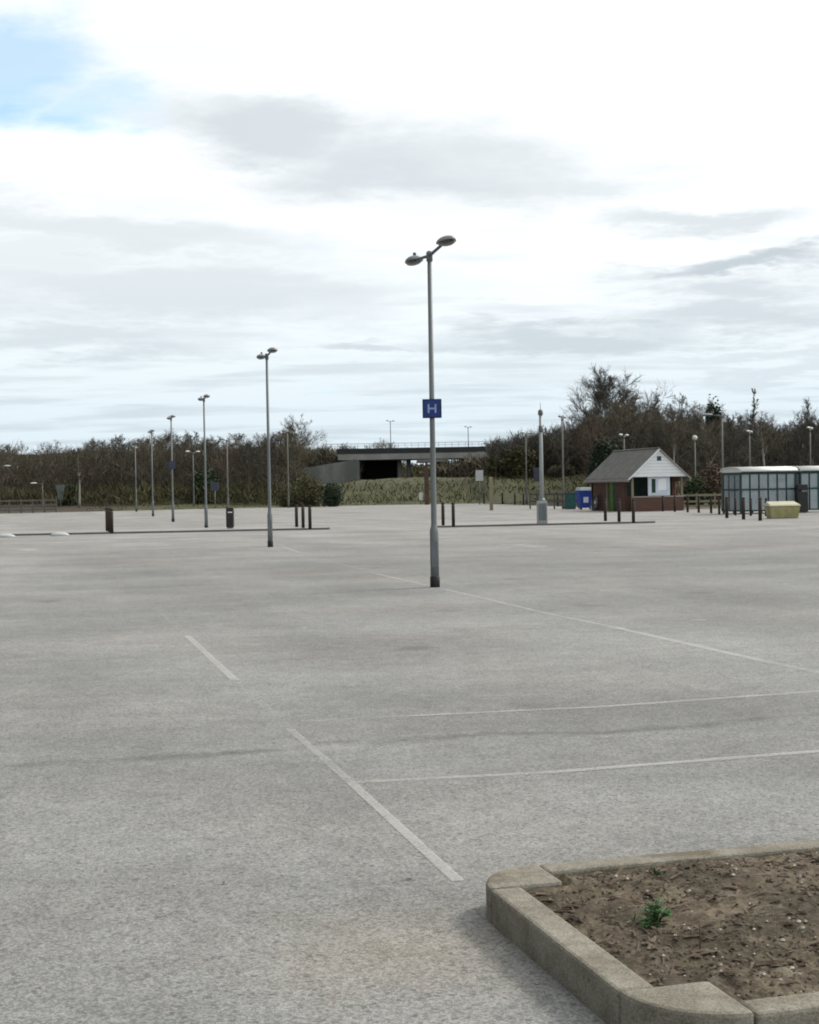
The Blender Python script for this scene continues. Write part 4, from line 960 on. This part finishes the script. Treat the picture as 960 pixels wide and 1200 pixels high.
def bush(px, Yd, y_top, wpx, m, lab, seed, name='bush', zb=None, lf=.13, n=2600, cat='bush'):
    c = at(px, Yd); zb = max(0, bank(c.x, c.y)) if zb is None else zb; rr_ = random.Random(seed); H = zat(px, y_top, Yd) - zb; wd = wpx / FOC * Yd / 2
    root = empty(name, (c.x, c.y, zb)); tag(root, lab, cat); mb = MB()
    for k in range(5):
        a_ = rr_.uniform(0, 6.28); s_ = 0 if k == 0 else wd * rr_.uniform(.3, .55); h_ = H * rr_.uniform(.30, .52)
        leafy(mb, (math.cos(a_) * s_, math.sin(a_) * s_, h_), wd * .62, n // 5, rr_, lf, H * .52 / (wd * .62))
    mb.build('crown', M[m], root)
    t_ = MB()
    for k in range(6):
        a_ = k * 1.05; t_.tube([(0, 0, -.1), (math.cos(a_) * wd * .25, math.sin(a_) * wd * .25, H * .4), (math.cos(a_) * wd * .5, math.sin(a_) * wd * .5, H * .75)], [.06, .04, .015], 5, False)
    t_.build('trunk', M['trunk'], root)
bush(388, 131, 564, 32, 'ever', 'dark evergreen bush at the foot of the bridge wing wall', 31)
bush(362, 133, 556, 44, 'olive', 'brownish green bush beside the dark evergreen, behind the three bollards', 32)
bush(818, 100, 556, 34, 'leafgreen', 'green leafy bush just past the kiosk porch', 33, zb=0)
bush(836, 104, 541, 34, 'twig_red', 'tall brown scrubby bush between kiosk and shelter', 34, zb=0)
bush(838, 134, 469, 22, 'ever', 'dark evergreen crown standing up beside the tall shelter lamp', 35, 'evergreen_tree', n=3400, lf=.2, cat='tree')
bush(664, 150, 545, 40, 'twig', 'low brown scrub behind the rail fence near the blue bin', 36)
bush(345, 132, 566, 40, 'olive', 'low olive bush next to the brownish one, behind the second lamp', 37)
bush(78, 141, 568, 22, 'ever', 'dark evergreen bush tucked behind the pale tapered sign', 38, zb=0)
bush(712, 118, 508, 50, 'ever', 'ivy-dark evergreen thicket directly behind the kiosk roof', 39, n=3600, lf=.2)
bush(612, 150, 520, 50, 'olive', 'olive green thicket at the bridge end of the taller wood', 40, n=3400, lf=.2)
bush(585, 152, 527, 40, 'olive', 'smaller olive thicket touching the end of the bridge', 41, n=2600, lf=.2)
bush(235, 142, 545, 44, 'leafgreen', 'green bush under the Y-shaped white lamp heads', 42, n=2600, lf=.2, zb=0)
# brushwood and undergrowth that fills the woods
def thicket(name, P_, x0, x1, ya, yb, n, m, lab, seed, fr0, fr1, zb=0.0, lw=(.05, .12), ll=(.5, 1.5)):
    rr_ = random.Random(seed); mb = MB()
    for k in range(n):
        px = rr_.uniform(x0, x1); y = rr_.uniform(ya, yb); c = at(px, y); z0_ = max(zb, bank(c.x, c.y) if y < 172 else zb)
        top = (zat(px, prof(P_, px), y) - z0_) * (fr0 + (fr1 - fr0) * (.5 + .5 * mnoise.noise(Vector((px * .05, y * .2, seed)))))
        z = z0_ + top * rr_.random() ** 1.15; d = Vector((rr_.gauss(0, .45), rr_.gauss(0, .45), rr_.uniform(.3, 1))).normalized() * rr_.uniform(*ll); s = d.cross(Vector((rr_.gauss(0, 1), rr_.gauss(0, 1), rr_.gauss(0, 1)))).normalized() * rr_.uniform(*lw) * .5
        p = Vector((c.x, c.y, z)); mb.add([p - s, p + s, p + d * .6 + s * .7, p + d], [(0, 1, 2), (0, 2, 3)])
    return tag(mb.build(name, M[m]), lab, 'undergrowth', kind='stuff')
thicket('undergrowth', sky_l, -90, 352, 146, 180, 26000, 'twig', 'tangled brown brushwood filling the low wood', 1, .45, .92, 0, (.04, .11), (.6, 1.8))
thicket('undergrowth', sky_l, -90, 352, 139, 150, 9000, 'olive', 'olive brambles and dead grass along the foot of the low wood', 2, .12, .30, 0, (.05, .13), (.4, 1.1))
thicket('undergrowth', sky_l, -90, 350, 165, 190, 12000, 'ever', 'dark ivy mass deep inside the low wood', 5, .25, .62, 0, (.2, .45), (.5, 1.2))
thicket('undergrowth', sky_r, 690, 1040, 122, 160, 18000, 'twig_grey', 'tangled dark brushwood filling the taller wood', 3, .45, .82, 0, (.04, .11), (.6, 1.8))
thicket('undergrowth', sky_r, 692, 1040, 112, 128, 8000, 'twig_red', 'reddish brown bracken along the foot of the taller wood', 4, .10, .32, 0, (.05, .13), (.4, 1.1))
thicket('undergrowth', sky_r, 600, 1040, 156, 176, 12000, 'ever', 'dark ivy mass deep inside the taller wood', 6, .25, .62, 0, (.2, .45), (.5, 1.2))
sky_e = [(340, 526), (380, 523), (400, 524), (425, 527)]
thicket('undergrowth', sky_e, 335, 424, 200.5, 212, 9000, 'twig', 'brown scrub growing on the embankment above the bridge wing wall', 7, .55, .98, 3.5, (.1, .2), (.5, 1.4))
sky_b = [(455, 541), (480, 539), (520, 541), (560, 536), (600, 520), (640, 518)]
thicket('undergrowth', sky_b, 455, 640, 225, 245, 9000, 'olive', 'olive scrub seen through the open bay under the bridge', 8, .6, 1.0, 0, (.15, .35), (.6, 1.6))
thicket('undergrowth', [(500, 536), (525, 533), (560, 526), (640, 520)], 516, 640, 197, 207, 9000, 'twig', 'scrub on the embankment by the open bay of the bridge', 9, .5, .95, 1.0, (.14, .3), (.5, 1.3))
thicket('undergrowth', sky_r, 574, 700, 152, 168, 13000, 'twig_grey', 'dark brushwood behind the grass bank at the bridge end of the taller wood', 10, .5, .88, 0, (.04, .11), (.6, 1.8))
thicket('undergrowth', [(390, 560), (690, 560)], 396, 690, 136, 152, 1500, 'olive', 'low olive brambles and dead stems dotted over the grass bank', 11, .08, .22, 0, (.05, .14), (.2, .7))
# rough grass on the bank
rr_ = random.Random(9); mb = MB()
for k in range(9000):
    px = rr_.uniform(100, 720); y = rr_.uniform(118, 168); c = at(px, y)
    if y < edge_y(c.x) + .3: continue
    z = bank(c.x, c.y); h_ = rr_.uniform(.05, .14); a_ = rr_.uniform(0, 3.14); s = Vector((math.cos(a_), math.sin(a_), 0)) * rr_.uniform(.04, .12); l_ = Vector((rr_.gauss(0, .25), rr_.gauss(0, .25), h_)); p = Vector((c.x, c.y, z - .03))
    mb.add([p - s, p + s, p + l_], [(0, 1, 2)])
tag(mb.build('grass', M['tuft']), 'rough olive grass tufts growing on the bank and verge', 'grass', kind='stuff')

# ------------------------------------------------------------------ render settings
scn.render.engine = 'CYCLES'
scn.view_settings.view_transform = 'Standard'; scn.view_settings.look = 'None'; scn.view_settings.exposure = 1.0; scn.view_settings.gamma = 1.0
scn.cycles.max_bounces = 6; scn.cycles.diffuse_bounces = 3; scn.cycles.transparent_max_bounces = 12; scn.cycles.use_denoising = True
scn.cycles.filter_width = 1.9
scn.render.resolution_x = 819; scn.render.resolution_y = 1024
